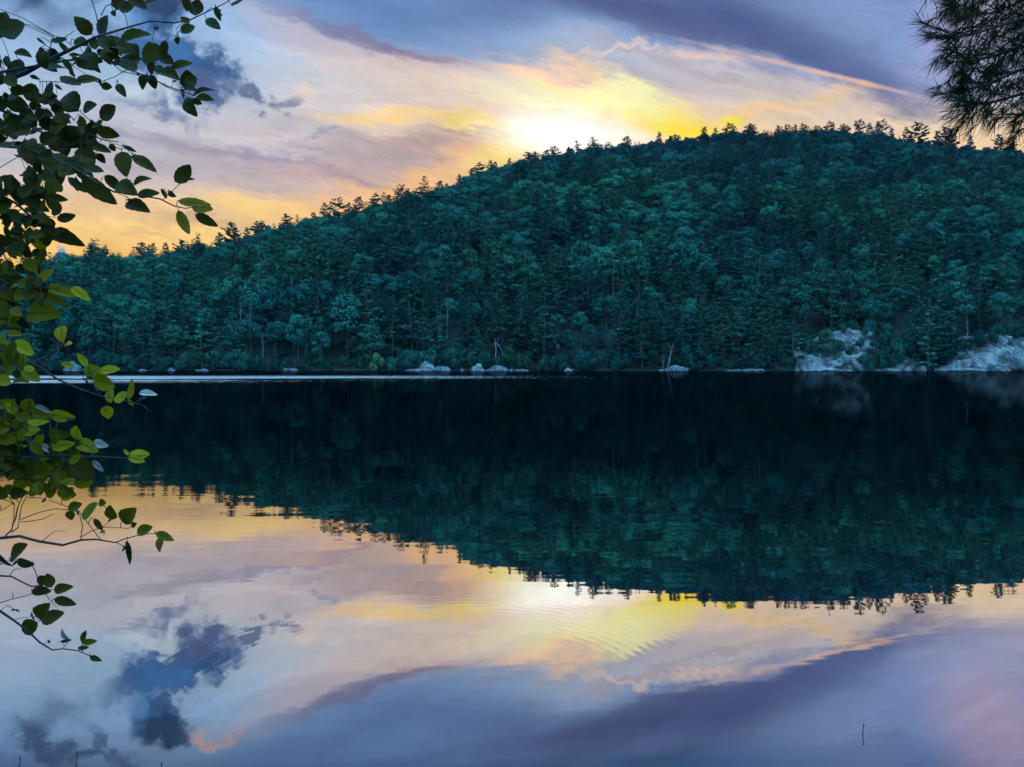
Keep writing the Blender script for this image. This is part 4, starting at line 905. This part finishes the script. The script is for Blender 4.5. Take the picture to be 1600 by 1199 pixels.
def jit(px, key): return .10*math.sin(px*.013+hash_(key))
def hash_(k): return ord(k)*1.7
class Leaf(MB):
    def __init__(s): super().__init__(); s.uv = []
def add_leaf(mb, uvs, base, tip, wr, up, tone, rr_):
    """one ovate toothed blade, folded along its midrib and cupped"""
    ln = (tip-base).length; x = (tip-base).normalized()
    side = x.cross(up).normalized(); nrm = side.cross(x).normalized()
    nu, nv = 10, 6
    cup = rr_.uniform(-.4, .4); fold = rr_.uniform(.02, .45); tw = rr_.uniform(-.35, .35)
    vs_, us = [], []
    for i in range(nu+1):
        t_ = i/nu
        wd = wr*.5*ln*(math.sin(math.pi*min(1, t_**.80))**.72)*(1-.12*t_)
        if i == nu: wd = 0
        if i == 0: wd = .01*ln
        tooth = 1+.035*(1 if i % 2 else -1)
        for j in range(nv+1):
            s_ = j/nv*2-1
            z = fold*abs(s_)*wd + cup*ln*(t_-.5)**2*1.4 + .01*ln*math.sin(9*t_+3*s_)
            sd = side*math.cos(tw*t_)+nrm*math.sin(tw*t_)
            vs_.append(base + x*(t_*ln) + sd*(s_*wd*tooth) + nrm*z); us.append((j/nv, t_))
    ff = [(i*(nv+1)+j, i*(nv+1)+j+1, (i+1)*(nv+1)+j+1, (i+1)*(nv+1)+j) for i in range(nu) for j in range(nv)]
    mb.add(np.array(vs_), ff, tone); uvs.extend(us[k] for f in ff for k in f)
def closest(px, py, pts):
    best = (1e9, None, None)
    for a, b in zip(pts[:-1], pts[1:]):
        ax_, ay, bx, by = a[0], a[1], b[0], b[1]
        t_ = max(0, min(1, ((px-ax_)*(bx-ax_)+(py-ay)*(by-ay))/max(1e-6, (bx-ax_)**2+(by-ay)**2)))
        q = (ax_+t_*(bx-ax_), ay+t_*(by-ay)); d = math.hypot(px-q[0], py-q[1])
        if d < best[0]: best = (d, q, None)
    return best
tree = empty('leafy_tree', (-2.35, 2.05, .2))
tag(tree, 'near leafy branches with rounded toothed leaves reaching in from the left edge', 'tree')
TO = tree.location.copy()
tb = MB(); tb.tube([(-.05, .05, -.5), (0, 0, .4), (.05, .02, 1.2), (.02, -.03, 2.1), (.08, .05, 3.1), (.12, .1, 4.0)], [.10, .085, .075, .062, .045, .02], 12)
link('trunk', tb.mesh('leafy_trunk', M_NBARK, True), tree)
def trunk_at(z): return Vector((.05, 0, max(.2, min(3.8, z-TO.z))))
store = {}
for k, (dep, pts) in BR.items():
    mb = MB()
    P = [at(x, y, dep + jit(x, k)) - TO for x, y, r in pts]
    rad = [r*.00085 for x, y, r in pts]
    p0 = P[0]; root = trunk_at(p0.z+TO.z - .25)
    P = [root, root.lerp(p0, .55)+Vector((0, 0, .03))] + P; rad = [rad[0]*1.3, rad[0]*1.1] + rad
    mb.tube(P, rad, 7)
    for tw_ in TW.get(k, []):
        TP = [at(x, y, dep + jit(x, k) + .012*i) - TO for i, (x, y, r) in enumerate(tw_)]
        mb.tube(TP, [r*.00080 for x, y, r in tw_], 5)
        if lr.random() < .6:                      # buds and small cones at the tips
            for q in range(lr.randint(1, 3)):
                c0 = TP[-1]; d0 = Vector((lr.uniform(-1, 1), lr.uniform(-1, 1), lr.uniform(-1, .6))).normalized()*.008
                mb.tube([c0, c0+d0*.6, c0+d0*1.5], [.0012, .0034, .0010], 6)
    store[k] = (mb, Leaf(), [], Leaf(), [])
for lf in LF:
    bx, by, tx, ty, wr = lf[:5]; tone = lf[5] if len(lf) > 5 else lr.uniform(0, .25)
    best = None
    for k, (dep, pts) in BR.items():
        for pl in [pts]+TW.get(k, []):
            c_ = closest(bx, by, pl)
            if best is None or c_[0] < best[0]: best = (c_[0], k, c_[1])
    d_, k, q = best; dep = BR[k][0]+jit(bx, k)
    ln = math.hypot(tx-bx, ty-by)/FPX*dep
    off = lr.uniform(-.10, .10); dt = lr.uniform(-.45, .45)*ln
    B = at(bx, by, dep+off)-TO; T = at(tx, ty, dep+off+dt)-TO
    up = Vector((lr.uniform(-.35, .35), -1, lr.uniform(-.1, .9))).normalized()
    pale = tone == 'p'
    mb, lm_, uv_, pm_, puv = store[k]
    if pale: add_leaf(pm_, puv, B, T, max(wr, .4), up, .5, lr)
    else: add_leaf(lm_, uv_, B, T, min(.95, wr*1.15), up, tone, lr)
    qd = at(q[0], q[1], dep+jit(q[0], k)-jit(bx, k))-TO
    x_ = (T-B).normalized()
    mb.tube([qd, (qd+B)/2+Vector((0, 0, .2*min(.04, (qd-B).length))), B, B+x_*ln*.75], [.0011, .0009, .0009, .0004], 4)
def leafmesh(name, m_, uv_, mat):
    me = m_.mesh(name, mat, True); ul = me.uv_layers.new(name='UVMap')
    ul.data.foreach_set('uv', np.array(uv_, np.float32).ravel()); return me
for k, (mb, lm_, uv_, pm_, puv) in store.items():
    b = link('branch', mb.mesh('leafy_branch', M_TWIG, True), tree)
    if lm_.n: link('leaves', leafmesh('near_leaves', lm_, uv_, M_NLEAF), b)
    if pm_.n:
        o = link('leaves', leafmesh('pale_leaves', pm_, puv, M_NPALE), b); o['label'] = 'pale undersides of upturned leaves'

# near pine, upper right
ptree = empty('near_pine_tree', (3.6, 3.3, .2)); tag(ptree, 'near long-needled pine boughs hanging in at the top right corner', 'tree')
PO = ptree.location.copy()
tb = MB(); tb.tube([(0, 0, -.6), (.03, 0, 1.0), (0, .03, 2.4), (.04, 0, 4.0), (.02, 0, 6.0)], [.2, .17, .14, .11, .06], 14)
link('trunk', tb.mesh('near_pine_trunk', M_NBARK, True), ptree)
def needles(mb, tip, d, n, ln, rr_):
    for _ in range(n):
        ang = rr_.uniform(.12, 1.15)*(.6+.4*rr_.random()); az = rr_.uniform(0, 6.28)
        a = d.cross(Vector((0, .3, 1))).normalized(); b = d.cross(a)
        v = (d*math.cos(ang)+(a*math.cos(az)+b*math.sin(az))*math.sin(ang)).normalized()
        o = tip - d*rr_.uniform(0, .035); l_ = ln*rr_.uniform(.7, 1.1)
        m_ = o+v*l_*.55+Vector((0, 0, -.003)); e = o+v*l_+Vector((0, 0, -.010))
        w_ = v.cross(Vector((rr_.uniform(-1, 1), rr_.uniform(-1, 1), rr_.uniform(-1, 1)))).normalized()*.00085; u_ = v.cross(w_).normalized()*.00085
        mb.add([o+w_, o-w_*.5+u_, o-w_*.5-u_, m_+w_, m_-w_*.5+u_, m_-w_*.5-u_, e, e, e], [(0, 1, 4, 3), (1, 2, 5, 4), (2, 0, 3, 5), (3, 4, 7, 6), (4, 5, 8, 7), (5, 3, 6, 8)])
PB = [(3.1, [(1760, 20), (1640, 40), (1570, 62), (1520, 78), (1482, 84)]), (3.2, [(1760, 60), (1650, 80), (1590, 100), (1530, 118), (1484, 122)]),
      (3.0, [(1760, 110), (1650, 120), (1590, 135), (1540, 158), (1505, 165)]), (3.3, [(1760, -30), (1650, -15), (1580, 0), (1520, 15), (1490, 25)]),
      (3.1, [(1760, 150), (1660, 160), (1600, 170), (1545, 186), (1512, 186)]), (2.95, [(1760, -70), (1660, -50), (1600, -30), (1540, -15), (1500, -12)]),
      (3.35, [(1760, 40), (1660, 55), (1620, 60), (1570, 95), (1545, 130)]), (3.05, [(1760, 190), (1680, 195), (1630, 200), (1592, 203)]), (3.25, [(1760, 0), (1660, 5), (1610, 20), (1550, 45), (1505, 52)])]
pr_ = random.Random(9)
for qi, (dep, pts) in enumerate(PB):
    mb = MB(); nd = MB()
    P = [at(x, y-24, dep+.1*math.sin(x*.02+qi))-PO for x, y in pts]
    root = Vector((0, 0, P[0].z+.15)); 
    mb.tube([root]+P, [.02, .012, .009, .006, .004, .002][:len(P)+1], 7)
    inner = [root.lerp(P[0], f) for f in (.35, .5, .62, .74, .86)]
    seg = [P[i].lerp(P[i+1], f) for i in range(len(P)-1) for f in (0, .25, .5, .75)] + [P[-1]]
    seg = inner + seg
    for i, p in enumerate(seg):
        if i < 1: continue
        d = (seg[min(i+1, len(seg)-1)]-seg[i-1]).normalized()
        if i == len(seg)-1: needles(nd, p, d, 55, .085, pr_); continue
        for s_ in (-1, 1):
            for rep in range(1 + (i % 2)):
                e = (d*pr_.uniform(.3, 1) + Vector((0, pr_.uniform(-.8, .8), s_*pr_.uniform(.2, .75)-.15))).normalized()
                l_ = pr_.uniform(.06, .17)
                mb.tube([p, p+e*l_*.5+Vector((0, 0, -.004)), p+e*l_], [.0026, .002, .0015], 4)
                needles(nd, p+e*l_, e, 19, .08, pr_); 
                if l_ > .1: needles(nd, p+e*l_*.55, e, 10, .075, pr_)
    b = link('branch', mb.mesh('pine_bough', M_TWIG, True), ptree)
    link('needles', nd.mesh('bough_needles', M_NNEED), b)
mb = MB()
for tw_ in ([(1500, -60, 3), (1462, -30, 2), (1447, 0, 1.4), (1438, 16, 1), (1432, 25, .7)], [(1447, 0, 1.2), (1447, 10, 1), (1440, 23, .7)], [(1470, -25, 1.6), (1458, 0, 1.3), (1464, 12, 1.1), (1463, 28, .8), (1461, 38, .6)], [(1464, 12, .9), (1468, 12, .6)], [(1456, -5, 1), (1454, 5, .6)], [(1760, -120, 8), (1600, -90, 5), (1500, -60, 3)]):
    mb.tube([at(x, y, 3.1)-PO for x, y, r in tw_], [r*.0014 for x, y, r in tw_], 5)
b = link('branch', mb.mesh('bare_twig', M_TWIG, True), ptree); b['label'] = 'bare drooping twig'

# thin stems poking out of the lake near the viewer
def stem(px, py, top, label, name='reed_stem'):
    Y = EYE*FPX/(py-HZN); X = (px-800)/FPX*Y; h = (py-top)/FPX*Y
    m_ = MB(); m_.tube([(0, 0, -.25), (-.001, 0, 0), (.003, .002, h*.55), (.004, 0, h)], [.0024, .0024, .0020, .0014], 6)
    m_.tube([(.004, 0, h-.004), (.005, 0, h+.004), (.004, 0, h+.010)], [.0016, .0036, .0012], 6)
    m_.tube([(0, 0, -.004), (0, 0, .005)], [.004, .0028], 6)
    o = link(name, m_.mesh(name, M_TWIG, True)); o.location = (X, Y, 0); tag(o, label, 'stem', 'stems standing in the lake')
stem(1348, 1148, 1134, 'single dark stem standing in the calm water at lower right')
stem(30, 1198, 1186, 'leftmost short stem at the bottom left edge')
stem(119, 1197, 1178, 'taller bent stem at the bottom left')
stem(251, 1202, 1195, 'short stem tip right of the bent stem at bottom left')
